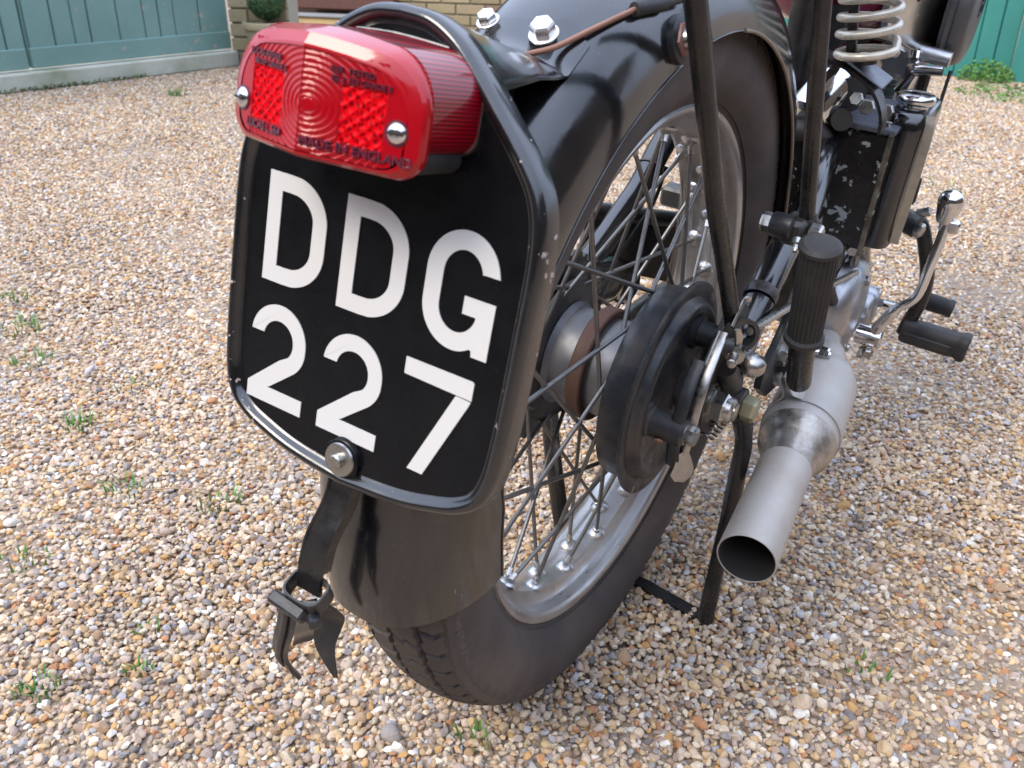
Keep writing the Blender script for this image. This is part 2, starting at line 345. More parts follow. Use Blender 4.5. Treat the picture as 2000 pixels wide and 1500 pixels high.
# tread blocks: five rows of skewed, scalloped blocks
def crown(x): return .3400-.0055*(abs(x)/.03)**2.2 if abs(x) < .0478 else .3190
def block(poly, lo):
    b = B(); n = len(poly); L = []
    for (ins, dz) in ((0, lo), (0, -.0016), (.08, -.0002)):
        cx = sum(p[0] for p in poly)/n; cy = sum(p[1] for p in poly)/n; l = []
        for x, y in poly:
            X = x+(cx-x)*ins; Y = y+(cy-y)*ins; r = crown(X)+dz; a = Y/.34
            l.append((X, r*math.sin(a), r*math.cos(a)))
        L.append(l)
    b.rings(L); return b
NB = 72; pitch = 2*PI*.34/NB
g = .0058
for i, (x0, x1) in enumerate([(-.0497, -.0270), (-.0232, -.0018), (.0018, .0232), (.0270, .0497)]):
    p = pitch-g; k_ = .010 if i in (1, 2) else .006; sg = 1 if i < 2 else -1; j_ = .0028
    def ed(x): return k_*(x-x0)/(x1-x0)*sg
    xm = (x0+x1)/2
    poly = [(x0, ed(x0)), (xm-.002, ed(xm)-.0022), (xm+.002, ed(xm)+.0022), (x1, ed(x1)), (x1+(j_ if i < 3 else -.0015)*.5, ed(x1)+p*.45), (x1-(j_ if i < 3 else 0)*.4, ed(x1)+p*.55), (x1, ed(x1)+p), (xm+.002, ed(xm)+p+.0022), (xm-.002, ed(xm)+p-.0022), (x0, ed(x0)+p), (x0+j_*.4*(i > 0), ed(x0)+p*.55), (x0-j_*.5*(i > 0), ed(x0)+p*.45)]
    me = block(poly, -.0125).mesh("tread_block", rubber, 40)
    for k in range(NB):
        sub("tread_block", me, None, wheel, M=Matrix.Rotation(2*PI*(k+(i % 2)*.5)/NB, 4, 'X'))
# hub, band, flange, sprocket
b = B(); b.lathe([(-.046, .030), (-.045, .050), (-.041, .053), (-.036, .049), (-.010, .0475), (.020, .049), (.034, .052), (.035, .03)], AX((0, 0, 0)), 56); hub = sub("hub", b, surf("dull_hub_metal", (.17, .175, .19), .5, .6, dirt=(.12, .10, .09), dirt_amt=.7, dirt_scale=20), wheel)
b = B(); b.ring([(-.012, .0485), (.002, .0485), (.0025, .0555), (.001, .0568), (-.011, .0568), (-.0125, .0555)], AX((0, 0, 0)), 56); sub("hub_band", b, brown_band, wheel)
b = B(); b.lathe([(-.050, .03), (-.050, .072), (-.0485, .0745), (-.044, .0745), (-.0425, .072), (-.0425, .03)], AX((0, 0, 0)), 56); sub("hub_flange", b, black_old, wheel)
b = B(); T = 42; po = []
for k in range(T):
    for j, r in enumerate((.094, .0985, .0985, .094)): a = 2*PI*(k+j*.25-.1)/T; po.append((r*math.cos(a), r*math.sin(a)))
b.prism(po, AX((0, 0, 0)), -.064, -.058); sub("sprocket", b, black_old, wheel, 30)
# brake drum (turns with the wheel)
b = B(); b.lathe([(.037, .04), (.037, .078), (.0385, .088), (.041, .0930), (.045, .0943), (.052, .0948), (.0665, .0948), (.068, .093)], AX((0, 0, 0)), 96); drum = sub("brake_drum", b, black_old, wheel, 40)
# spokes, nipples, pressed seats
nip = B(); nip.lathe([(-.0035, .0036), (.001, .0036), (.013, .0030), (.0135, .0018)], Matrix(), 8); nip_me = nip.mesh("nipple", steel, 40)
st = B(); st.lathe([(-.001, .0105), (.0010, .0101), (.0030, .0084), (.0050, .0056), (.0060, .0036), (.0060, .0)], Matrix(), 20); st_me = st.mesh("nipple_seat", rim_m, 50)
def spoke_mesh(L):
    b = B(); b.lathe([(0, .0021), (L, .0021)], Matrix(), 8); return b.mesh("spoke", spoke_m, 60)
sm = {}
for k in range(40):
    side = 1 if k % 2 == 0 else -1; j = k//2
    th = 2*PI*(k+.35)/40
    inner = (j % 2 == 0)
    off = math.radians(48 if side > 0 else 66)*(1 if inner else -1)
    hr, hx = (.0865, .0350) if side > 0 else (.066, -.0465)
    if not inner: hx += .004 if side > 0 else -.003
    a = th+off; hp = V((hx, hr*math.cos(a), hr*math.sin(a))); rx = .0075*side
    rp = V((rx, .2285*math.cos(th), .2285*math.sin(th)))
    d = (rp-hp); L = d.length-.006; key = round(L, 3)
    if key not in sm: sm[key] = spoke_mesh(L)
    sub("spoke", sm[key], None, wheel, M=fr(hp, d))
    sub("nipple", nip_me, None, wheel, M=fr(rp, -d))
    sub("nipple_seat", st_me, None, wheel, M=fr(V((rx, .2284*math.cos(th), .2284*math.sin(th))), (0, -math.cos(th), -math.sin(th))))

# ============================================================ BRAKE PLATE (fixed)
b = B(); b.lathe([(.0665, .02), (.0665, .1020), (.0680, .1045), (.0708, .1048), (.0718, .1030), (.0712, .0960), (.0700, .0905), (.0715, .0885), (.0765, .0870), (.0790, .0845), (.0795, .0815), (.0780, .0780), (.0750, .0740), (.0735, .0600), (.0740, .0300), (.0790, .0240), (.0800, .0180), (.0800, 0)], AX((0, 0, 0)), 96)
plate = part("brake_plate", b, black_old, 45)
sub("plate_notch", B().box(fr((.0712, -.064, -.0800), (0, -.62, -.78)), .0012, .0030, .010), steel, plate)
sub("cam_boss", B().lathe([(.070, .0165), (.079, .0165), (.080, .0125), (.098, .012), (.0985, .008), (.106, .0075), (.106, 0)], AX((0, .030, .050)), 28), black_old, plate)
sub("anchor_boss", B().lathe([(.068, .0175), (.078, .0170), (.0795, .0145), (.0815, .0145), (.083, .0132), (.112, .0128), (.113, .010), (.113, 0)], AX((0, -.0675, .0085)), 32), black_old, plate)
sub("rivet", B().lathe([(0, .0045), (.0018, .004), (.0028, .002), (.003, 0)], fr((.094, -.0785, .0005), (.15, -.75, -.65)), 16), wire_m, plate)
sub("spindle_nut", B().hexa(AX((.079, -.003, .009)), .030, .012).lathe([(.08, .0085), (.104, .0085), (.104, 0)], AX((0, 0, 0)), 20), black_old, plate)
sub("spindle", B().lathe([(-.13, .0085), (.135, .0085), (.135, 0)], AX((0, 0, 0)), 20), steel, plate)
# torque bolt at the anchor
sub("anchor_bolt", B().hexa(AX((.113, -.0640, .006)), .0155, .010).lathe([(.1125, .0105), (.1135, .0105), (.1135, 0)], AX((0, -.064, .006)), 24), steel, plate)
# brake lever arm: a flat forged arm from the rod knuckle down to the spade-ended pointer
pts = cr([(.112, -.010, .082), (.113, -.028, .069), (.114, -.047, .050), (.114, -.057, .024), (.114, -.060, .000), (.113, -.064, -.018)], 8)
b = B(); b.tube(pts, [.0046+.0012*math.sin(PI*i/(len(pts)-1)) for i in range(len(pts))], 12, True, .32, up=(0, 1, .4)); sub("brake_lever", b, steel, plate, 50)
b = B(); b.tube(cr([(.105, -.040, .066), (.106, -.062, .044), (.106, -.071, .018), (.106, -.072, -.006), (.106, -.066, -.030)], 8), .0062, 10, True, .4, up=(0, 1, .4)); sub("torque_arm", b, black_old, plate, 50)
# spade
b = B(); sp = [(.0, -.002), (.006, -.001), (.0095, -.010), (.0125, -.019), (.0115, -.028), (.004, -.033), (-.005, -.031), (-.0095, -.024), (-.006, -.014), (-.004, -.004)]
Msp = Matrix(((0, -.25, .97), (-.97, .10, 0), (.05, 1, .2))).to_4x4(); Msp.translation = V((.112, -.0680, -.014))
Msp = fr((.112, -.0645, -.012), (.72, -.66, .15), (0, 0, 1)); b.prism(sp, Msp, -.0008, .0008); sub("lever_tab", b, steel, plate)

# ============================================================ MUDGUARD
def rc_(t):
    t = math.degrees(t); xs = [-40, 0, 60, 90, 118, 150, 183]; ys = [.366, .368, .376, .382, .3855, .379, .366]
    return float(np.interp(t, xs, ys))
def re_(t):
    t = math.degrees(t); return float(np.interp(t, [-40, 60, 90, 120, 142, 156, 169, 180, 186], [.315, .315, .3165, .3185, .3190, .312, .2865, .280, .279]))
def gp(t, x, inset=0.):
    Wd = .0640-inset; p = 2.2; x = max(-1, min(1, x)); re = re_(t); r = re+(rc_(t)-inset-re)*(1-abs(x)**p)**(1/p)
    wob = .0010*noise.noise(V((x*2.1, t*3.1, 3))) if inset == 0 else 0
    return V(((Wd+wob)*x, (r+wob)*math.cos(t), (r+wob)*math.sin(t)))
b = B(); nt_, nx = 150, 36; t0, t1 = math.radians(-30), math.radians(182.3)
xs = [math.sin(-PI/2+PI*k/nx) for k in range(nx+1)]
L = []
for i in range(nt_+1):
    t = t0+(t1-t0)*i/nt_; L.append([gp(t, x) for x in xs]+[gp(t, x, .0018) for x in xs[::-1]])
b.rings(L, True, True); guard = part("mudguard", b, black_guard, 40)
for sgn in (-1, 1):
    for u0, u1, mt, rr_ in ((0, .52, gold, .0016), (.52, 1, black, .0008)):
        pts = [gp(t0+(t1-t0)*(u0+(u1-u0)*i/90), sgn)+V((sgn*.0003, 0, 0)) for i in range(91)]
        sub("guard_bead", B().tube(pts, rr_, 8), mt, guard, 60)
# saddle stay ears, bolts
# ============================================================ NUMBER PLATE
T = .27333; P0 = V((0, -.35157, .22302)); NU = V((0, -math.cos(T), math.sin(T))); VU = V((0, math.sin(T), math.cos(T)))
PM = Matrix((V((1, 0, 0)), VU, NU)).transposed().to_4x4(); PM.translation = P0      # (u, v, w)
UC = .0120
half = [(0, .1620), (.018, .1600), (.035, .1520), (.051, .1385), (.067, .1225), (.082, .1070), (.0935, .0920), (.0995, .0760), (.1020, .0560), (.1022, .0250), (.1020, -.0150), (.1012, -.0440), (.0990, -.0650), (.0930, -.0800), (.0810, -.0895), (.0650, -.0955), (.0400, -.1015), (0, -.1055)]
hs = cr([(x, y, 0) for x, y in half], 6)
ol = [(UC+p.x, p.y) for p in hs]+[(UC-p.x, p.y) for p in hs[-2:0:-1]]
def inset(loop, d):
    n = len(loop); o = []
    for i in range(n):
        a = V(loop[i-1]); c = V(loop[(i+1) % n]); t = (c-a).normalized(); o.append((loop[i][0]-(-t.y)*-d*1, loop[i][1]-t.x*d*1) if False else (loop[i][0]+t.y*d, loop[i][1]-t.x*d))
    return o
lp = lambda d, w: [(x, y, w) for x, y in inset(ol, d)]
b = B(); b.rings([lp(.0100, -.0002), lp(.016, 0)], False, True, PM)
# sheet behind the face
b.rings([lp(.010, -.0045), lp(.012, -.0046)], False, True, PM)
npl = part("number_plate", b, black_face, 40)
b = B(); b.rings([lp(.0100, -.0002), lp(.0090, .0003), lp(.0080, .0014), lp(.0070, .0030), lp(.0056, .0043), lp(.0040, .0048), lp(.0022, .0042), lp(.0007, .0025), lp(0, -.0005), lp(-.0002, -.0070), lp(.0002, -.0130), lp(.0016, -.0130), lp(.0014, -.0040), lp(.009, -.0045)], False, False, PM)
sub("rolled_edge", b, black_chip, npl, 60)
# characters
SW, CW, CH = .0100, .0445, .0635
def arc(cx, cy, a, bb, s, e, n=14): return [(cx+a*math.cos(math.radians(s+(e-s)*i/n)), cy+bb*math.sin(math.radians(s+(e-s)*i/n))) for i in range(n+1)]
def char_D():
    o = [(0, CH), (.016, CH)]+arc(.018, .0395, .0265, .024, 80, 0)+arc(.018, .024, .0265, .024, 0, -80)+[(.016, 0), (0, 0)]
    i = [(SW, CH-SW), (.016, CH-SW)]+arc(.018, .0395, .0165, .014, 80, 0)+arc(.018, .024, .0165, .014, 0, -80)+[(.016, SW), (SW, SW)]
    return o, i
def char_G():
    return [(.0445, .0440)]+arc(.0225, .0400, .0220, .0235, 12, 90)+arc(.0225, .0400, .0225, .0235, 90, 180)[1:]+arc(.0225, .0235, .0225, .0235, 180, 270)[0:]+arc(.0225, .0235, .0200, .0235, 270, 302, 4)[1:]+[(.0345, .0030), (.0350, 0), (.0445, 0), (.0445, .0305), (.0255, .0305), (.0255, .0210), (.0340, .0210)]+arc(.0225, .0235, .0120, .0135, -20, -90)+arc(.0225, .0235, .0122, .0135, -90, -180)[1:]+arc(.0225, .0400, .0122, .0135, 180, 90)+arc(.0225, .0400, .0120, .0135, 90, 15)[1:]+[(.0345, .0440)]
def char_2():
    return [(.0, .0440)]+arc(.0215, .0420, .0215, .0215, 175, 0, 20)+arc(.0215, .0400, .0215, .0200, 0, -48, 8)[1:]+[(.0180, .0112), (.0160, .0100), (.0440, .0100), (.0440, 0), (0, 0), (0, .0100), (.0240, .0300)]+arc(.0215, .0410, .0118, .0110, -42, 0, 5)+arc(.0215, .0420, .0118, .0118, 0, 170, 16)+[(.0098, .0440)]
def char_obj(kind, u, v):
    b = B(); Mc = PM @ Matrix.Translation((u, v, 0))
    z0, z1 = .0001, .0007
    if kind == 'D':
        o, i = char_D(); b.rings([[(x, y, z0) for x, y in o], [(x, y, z1) for x, y in o], [(x, y, z1) for x, y in i], [(x, y, z0) for x, y in i]], False, False, Mc)
    elif kind == 'G': b.prism(char_G(), Mc, z0, z1)
    elif kind == '2': b.prism(char_2(), Mc, z0, z1)
    else:
        b.prism([(0, CH), (.0435, CH), (.0445, CH-.001), (.0445, .0528), (0, .0538)], Mc, z0, z1)
        b.prism([(.0345, .0524), (.0440, .0520), (.0440, .0510), (.0215, 0), (.0110, 0)], Mc, z0, z1)
    sub({'D': 'letter_d', 'G': 'letter_g', '2': 'digit_two', '7': 'digit_seven'}[kind], b, white_v, npl, 20)
for k, c in enumerate("DDG"): char_obj(c, -.0662+.0570*k, 0)
for k, c in enumerate("227"): char_obj(c, -.0705+.0570*k, -.0127-CH)
# fixing bolt at the foot of the plate
Mb = PM @ Matrix.Translation((.0100, -.0885, .0))
sub("washer", B().lathe([(0, .0135), (.0030, .0125), (.0036, .0118), (.0036, 0)], Mb, 40), black_face, npl, 30)
sub("washer", B().lathe([(.0036, .0104), (.0042, .0106), (.0052, .0100), (.0054, .0052), (.0054, 0)], Mb, 40), steel, npl, 30, "grey domed washer")
sub("plate_bolt", B().lathe([(.005, .0048), (.0085, .0044), (.0092, .0036), (.0092, 0)], Mb, 14), steel, npl, 30)
# hood that ties the plate's arch to the mudguard
def gs(x, tdeg, up=.0): 
    t = math.radians(tdeg); p = gp(t, x/.064); n = V((p.x*.9, math.cos(t)*.36, math.sin(t)*.36)).normalized(); return p+n*up
b = B(); rows_ = []; nh = 28
arch = []
for k in range(nh+1):
    s = -1+2*k/nh; du = .056*s
    # v on the outline above this du
    yy = np.interp(abs(du), [p[0] for p in half[:9]], [p[1] for p in half[:9]])
    arch.append(PM @ V((UC+du, yy-.0008, -.012)))
for k in range(nh+1):
    s = -1+2*k/nh
    A0 = arch[k]; ang = 115.5
    x = -.007+.047*s
    ext = .011 if abs(abs(s)-.62) < .25 else 0.0
    tab = .0105*math.exp(-((abs(s)-.66)/.20)**2)
    th = math.degrees(math.atan2(.341, -.176))
    Bp = gs(x, th-1.2-tab*150, .0016); Bm = gs(x, th+3.0, .0022)
    Am = A0.lerp(Bm, .5)+V((0, 0, -.0035*(1-abs(s))))+V((0, 0, .002))
    col = [A0, A0.lerp(Am, .55), Am, Am.lerp(Bm, .6)+V((0, 0, -.0006)), Bm, Bm.lerp(Bp, .5), Bp]
    rows_.append(col)
L = [c+[p-V((0, 0, .0016)) for p in c[::-1]] for c in rows_]
b.rings(L, True, True); hood = part("plate_bracket", b, black, 50)
def surf_frame(x, tdeg, up): 
    p = gs(x, tdeg, up); q = gs(x, tdeg, up+.01); return fr(p, q-p)
for (x, td) in ((.0165, math.degrees(math.atan2(.341, -.180))), (-.0300, math.degrees(math.atan2(.341, -.1715)))):
    Mx = surf_frame(x, td, .0030)
    sub("washer", B().lathe([(0, .0095 if x > 0 else .0078), (.0012, .0095 if x > 0 else .0078), (.0016, .0088 if x > 0 else .0072), (.0016, .0)], Mx, 36), bright, hood, 30)
    sub("hex_bolt", B().hexa(Mx @ Matrix.Translation((0, 0, .0016)) @ Matrix.Rotation(.4, 4, 'Z'), .0135 if x > 0 else .0110, .0075 if x > 0 else .0050), bright, hood, 30)
# ============================================================ TAIL LAMP
lampr = link("tail_lamp", None, bike, OFF); LC = .0085
def rrect(a, lo, hi, r, w, n=8, uc=LC, rt=None):
    o = []; rt = rt or r*1.85
    for cx, cy, s, r_ in ((a-rt, hi-rt, 0, rt), (-a+rt, hi-rt, 90, rt), (-a+r, lo+r, 180, r), (a-r, lo+r, 270, r)):
        for k in range(n+1): t = math.radians(s+90*k/n); o.append([uc+cx+r_*math.cos(t), cy+r_*math.sin(t), w])
    return o
def crease(l, k=.010, a=.054, drop=.0060):
    o = []; n = len(l)
    for i in range(n):      # extra vertices along the long edges carry the crease
        p, q = l[i], l[(i+1) % n]; o.append(p)
        if abs(q[0]-p[0]) > .02: o += [[p[0]+(q[0]-p[0])*t, p[1], p[2]] for t in (.2, .35, .5, .65, .8)]
    return [(x, y-(drop*(abs(x-LC)/a)**1.5 if y > .115 else 0), w+k*(1-min(1, abs(x-LC)/a))) for x, y, w in o]
cz = lambda l: crease(l, 0, .056, .0040)
b = B(); b.rings([cz(rrect(.0578, .0971, .1482, .012, 0)), cz(rrect(.0578, .0971, .1482, .012, .0016)), cz(rrect(.0565, .099, .147, .012, .0018))], False, True, PM); sub("base_gasket", b, steel, lampr, 30)
b = B(); b.rings([cz(rrect(.0572, .0975, .1478, .012, .0018)), cz(rrect(.0572, .0975, .1470, .012, .016)), cz(rrect(.0575, .0970, .1450, .012, .0410))], False, True, PM); sub("lamp_body", b, red_side, lampr, 40)
b = B(); b.rings([rrect(.0520, .0885, .110, .008, .004), rrect(.0535, .0885, .110, .008, .0400)], True, True, PM); sub("lamp_housing", b, rubber_b, lampr, 40)
# front block: sides then the creased face
F = [(.0575, .0872, .1460, .0125, .0405, .002), (.0583, .0868, .1446, .0125, .0435, .006), (.0580, .0868, .1434, .0122, .0455, .0105), (.0568, .0872, .1422, .0120, .0472, .0140), (.0528, .0890, .1372, .0110, .0492, .0150), (.0512, .0902, .1358, .0105, .0494, .0150)]
b = B(); b.rings([crease(rrect(a, lo, hi, r, w), k) for a, lo, hi, r, w, k in F], False, False, PM); sub("lens", b, red_m, lampr, 17)
# face surface as a grid so that rings, prisms and the crease are real relief
b = B(); nu, nv = 200, 96; vs = []; fs = []
for i in range(nu+1):
    for j in range(nv+1):
        du = -.0505+.101*i/nu; v = .0905+.0450*j/nv
        w = .0494+.0150*(1-min(1, abs(du)/.054))-.0004+(.0004 if abs(du) < .0005 else 0); du_ = du-.004
        r = math.hypot((du-.004)*.82, (v-.1115)); prism = .017 < abs(du-.002) and abs(du) < .040 and .0985 < v < .123
        if prism:
            a, c = (du/.0034), (v/.0030); w -= .0007*(abs(math.sin(PI*(a+c)*.5))+abs(math.sin(PI*(a-c)*.5)))-.0002
        elif abs(du) < .0405: w -= .00055*abs(((r/.0026) % 1)-.5)*2*(1 if r > .003 else 0)
        v2 = v+.0050*(abs(du)/.054)**1.5*(1 if v > .115 else 0); dx, dy = abs(du)-.0395, abs(v2-.1130)-.0118
        if dx > 0 and dy > 0 and math.hypot(dx/.011, dy/.0107) > 1: w = None
        vs.append((LC+du, v, w))
idx = {}; vv = []
for n_, p in enumerate(vs):
    if p[2] is not None: idx[n_] = len(vv); vv.append(p)
for i in range(nu):
    for j in range(nv):
        q = (i*(nv+1)+j, (i+1)*(nv+1)+j, (i+1)*(nv+1)+j+1, i*(nv+1)+j+1)
        if all(x in idx for x in q): fs.append(tuple(idx[x] for x in q))
b.add(vv, fs, PM); me = b.mesh("lens_face", red_ring, 30); me.materials.append(red_prism)
for p in me.polygons:
    c = PM.inverted() @ p.center; du = c.x-LC
    if .017 < abs(du-.002) and abs(du) < .040 and .0985 < c.y < .123: p.material_index = 1
sub("lens_face", me, None, lampr)
def text_mesh(body, size, mat, name, extr=.0003, bold=0.0):
    cu = bpy.data.curves.new(name, 'FONT'); cu.body = body; cu.size = size; cu.extrude = extr; cu.align_x = 'CENTER'; cu.align_y = 'CENTER'; cu.offset = bold
    to = bpy.data.objects.new(name, cu); me = bpy.data.meshes.new_from_object(to); bpy.data.objects.remove(to); me.materials.append(mat); me.name = name; return me
def lens_text(body, size, u, v, bold=.00012):
    me = text_mesh(body, size, embossed, "lens_lettering", .00035, bold)
    for vx in me.vertices:
        du = vx.co.x+u; yy = vx.co.y+v-.0
        vx.co = V((LC+du, yy, .0494+.0150*(1-min(1, abs(du)/.054))+.0001+vx.co.z))
    me.transform(PM); sub("lens_lettering", me, None, lampr)
lens_text("LUCAS REFLEX", .0040, -.0300, .1285, .00004); lens_text("BS 259 GRADE 2", .0038, -.0255, .1243, .00004)
lens_text("REF. TESTED", .0038, .0240, .1290, .00004); lens_text("BS 2 259 GRADE II", .0036, .0285, .1252, .00004)
lens_text("LUCAS L 564", .0054, -.0280, .0955, .00012); lens_text("MADE IN ENGLAND", .0060, .0285, .0955, .00012)
for du, v in ((-.0480, .1055), (.0465, .1075)):
    Mx = PM @ Matrix.Translation((LC+du, v, .0510)) @ Matrix.Rotation((.27 if du > 0 else -.27), 4, 'Y')
    sc = sub("lens_screw", B().lathe([(-.002, .0050), (.0004, .0050), (.0012, .0046), (.0021, .0036), (.0027, .0021), (.0029, .0)], Mx, 28), chrome, lampr, 50)
    sub("screw_well", B().lathe([(-.0004, .0060), (.0005, .0058), (.0005, .0)], Mx, 28), embossed, lampr, 50)
    sub("screw_slot", B().box(Mx @ Matrix.Translation((0, 0, .0025)), .0076, .0010, .0012), soot_and_shade, lampr, 30)  # raised dark bar, the slot's shade put into its colour
# ============================================================ STRAP AND CLIP under the plate
b = B(); SX = .0085
def strip(pts, wd, th, flare=None):
    pts = [V(p) for p in pts]; L = []
    for i, p in enumerate(pts):
        t = (pts[min(i+1, len(pts)-1)]-pts[max(i-1, 0)]).normalized(); n = V((1, 0, 0)).cross(t).normalized()
        w_ = (wd if not flare else flare[i])/2; L.append([p+V((-w_, 0, 0))+n*th/2, p+V((w_, 0, 0))+n*th/2, p+V((w_, 0, 0))-n*th/2, p+V((-w_, 0, 0))-n*th/2])
    return L
b.rings(strip(cr([(.0100, -.378, .140), (.0090, -.377, .121), (.0080, -.384, .106), (.0050, -.398, .086), (.0030, -.405, .066), (.0025, -.408, .050)], 6), .0185, .0026), True, True)
strap = part("strap", b, black_tube, 40)
for s in (-1, 1):
    sub("strap_fold", B().rings(strip(cr([(.0090+s*.0088, -.374, .121), (.0080+s*.0088, -.381, .105), (.0050+s*.0088, -.395, .086), (.0030+s*.0088, -.402, .066)], 6), .0016, .009), True, True), black_tube, strap, 40)
b = B(); e = []      # loop band
for k in range(28):
    a = 2*PI*k/28; e.append((.0140*math.copysign(abs(math.cos(a))**.6, math.cos(a)), .0105*math.copysign(abs(math.sin(a))**.6, math.sin(a))))
Mlp = fr((.0040, -.410, .052), (.05, -.30, 1), (0, 1, 0))
b.rings([[(x*1.0, y, -.0065) for x, y in e], [(x, y, .0065) for x, y in e], [(x*.9, y*.88, .0065) for x, y in e], [(x*.9, y*.88, -.0065) for x, y in e], [(x*1.0, y, -.0065) for x, y in e]], False, False, Mlp)
sub("strap_loop", b, black_old, strap, 30)
sub("clip_bar", B().box(fr((-.0035, -.4210, .0440), (1, 0, -.12), (0, -.45, 1)),   .0085, .0105, .0270, .0015), black_old, strap, 20)
sub("clip_rivet", B().lathe([(-.003, .0045), (.003, .0045), (.0045, .003), (.005, 0)], fr((.0155, -.419, .041), (1, -.5, .1)), 16), black_old, strap, 40)
# claws
def ribbon(pts, w_, th, wdir):
    pts = [V(p) for p in pts]; L = []; wd = V(wdir).normalized()
    for i, p in enumerate(pts):
        t = (pts[min(i+1, len(pts)-1)]-pts[max(i-1, 0)]).normalized(); n = wd.cross(t).normalized(); ww = w_[i]/2
        L.append([p-wd*ww+n*th/2, p+n*th, p+wd*ww+n*th/2, p+wd*ww-n*th/2, p-n*th*.2, p-wd*ww-n*th/2])
    return L
pc = cr([(-.0100, -.414, .040), (-.0150, -.413, .022), (-.0225, -.411, .000), (-.0305, -.409, -.020), (-.0355, -.407, -.037), (-.0330, -.405, -.050), (-.0270, -.403, -.059)], 5)
b = B(); b.rings(ribbon(pc, [.0190*(1-.50*(max(0, i/(len(pc)-1)-.45)/.55)**1.5) for i in range(len(pc))], .0028, (.93, -.25, .25)), True, True); sub("clip_claw", b, black_old, strap, 40, "curved outer claw")
sub("claw_rib", B().tube([p+V((.001, -.0026, .0006)) for p in pc[:-6]], [.0026]*(len(pc)-10)+[.002, .0016, .0012, .0008], 8), black_old, strap, 50)
pc = cr([(.0090, -.410, .044), (.0080, -.403, .032), (.0085, -.398, .020), (.0070, -.401, .010), (.0065, -.404, -.002), (.0095, -.405, -.014), (.0140, -.405, -.028)], 5)
b = B(); b.rings(ribbon(pc, [.0175*(1-.86*(max(0, i/(len(pc)-1)-.5)/.5)**1.2) for i in range(len(pc))], .0020, (.90, .42, .0)), True, True); sub("clip_claw", b, black_old, strap, 40, "pointed inner claw")
pc = cr([(-.0050, -.409, .034), (-.0085, -.404, .016), (-.0130, -.400, -.002), (-.0175, -.398, -.014), (-.0200, -.400, -.021)], 5)
b = B(); b.rings(ribbon(pc, [.0200*(1-.35*(i/(len(pc)-1))**2) for i in range(len(pc))], .0022, (.60, .75, .1)), True, True); sub("clip_tongue", b, black, strap, 40)

# ============================================================ FRAME TUBES AND STAYS
fork = link("rear_fork", None, bike, OFF)
b = B(); b.tube(cr([(.112, .045, .030), A['cs0'], (.107, .110, .062), A['cs2'], A['cs3'], A['cs4'], (.070, .42, .125)], 6), [.0155]*6*6+[.0155], 20); sub("fork_tube", b, black, fork, 50)
Mc = fr((.1068, .1090, .0640), V(A['cs2'])-V(A['cs0']))
b = B(); b.ring([(-.0060, .0150), (-.0060, .0161), (-.0045, .0166), (.0045, .0166), (.0060, .0161), (.0060, .0150)], Mc, 36)
for k in range(9): b.lathe([(-.0015, .0012), (.0002, .0011), (.0002, 0)], Mc @ Matrix.Rotation(2*PI*k/9, 4, 'Z') @ fr((.0166, 0, 0), (1, 0, 0)), 6)
sub("tube_clip", b, black_old, fork)
b = B()      # cast lug round the axle
b.prism([(.030, .075), (.055, .080), (.082, .062), (.095, .020), (.088, -.020), (.062, -.040), (.030, -.045), (-.012, -.030), (-.024, .000), (-.016, .030), (.008, .050)], fr((.112, 0, 0), (1, 0, 0), (0, 0, 1)) @ Matrix.Identity(4), -.004, .004) if False else None
def yzplate(b, poly, x0, x1):
    n = len(poly); vs = [(x0, y, z) for y, z in poly]+[(x1, y, z) for y, z in poly]
    b.add(vs, [tuple(range(n))[::-1], tuple(range(n, 2*n))]+[(i, (i+1) % n, n+(i+1) % n, n+i) for i in range(n)]); return b
yzplate(b, [(.030, .082), (.060, .078), (.095, .050), (.105, .012), (.096, -.030), (.060, -.052), (.022, -.050), (-.018, -.020), (-.026, .012), (-.010, .040), (.010, .058)], .098, .107)
b.lathe([(.095, .020), (.110, .020), (.111, .016), (.111, 0)], AX((0, 0, 0)), 32)
b.lathe([(.098, .0175), (.130, .0175), (.131, .014), (.131, 0)], AX((0, .038, -.017)), 32)
b.tube([(.112, .020, .030), (.114, .034, .008), (.114, .040, -.014)], [.010, .013, .012], 14)
sub("fork_end", b, black_old, fork, 35)
sub("dome_nut", B().lathe([(.1105, .0175), (.1125, .0175), (.1125, 0)], AX((0, 0, .000)), 32).hexa(AX((.1125, 0, .000)) @ Matrix.Rotation(.35, 4, 'Z'), .0265, .0150, .0080), steel, fork, 30)
sub("pivot_bolt", B().hexa(AX((.1315, .0370, -.0165)) @ Matrix.Rotation(.12, 4, 'Z'), .0225, .0130), yellow_z, fork, 30)
sub("lug_bolt", B().hexa(AX((.1175, .012, .060)) @ Matrix.Rotation(.2, 4, 'Z'), .0150, .014), steel, fork, 30)
# coil spring by the lug
b = B(); Ms = fr((.108, .018, -.052), (.25, .9, .55)); pts = [Ms @ V((.0062*math.cos(a), .0062*math.sin(a), .038*a/(16*PI))) for a in np.linspace(0, 16*PI, 200)]
sub("return_spring", b.tube(pts, .0011, 6), steel, fork, 60)
# left fork leg, seen through the spokes
b = B(); b.tube(cr([(-.098, .02, -.010), (-.100, .116, .010), (-.100, .231, .0560), (-.100, .267, .0725), (-.100, .314, .107), (-.095, .362, .140), (-.080, .43, .16)], 6), .0150, 18); sub("fork_tube", b, black, fork, 50)
sub("tube_ring", B().ring([(-.0012, .0150), (-.0012, .0163), (.0012, .0163), (.0012, .0150)], fr((-.100, .290, .0895), (0, .047, .035)), 24), black_old, fork)
sub("cable", B().tube(cr([(-.088, .150, -.005), (-.088, .225, .022), (-.088, .285, .050), (-.090, .315, .085)], 8), .0026, 8), rubber_b, fork, 60)
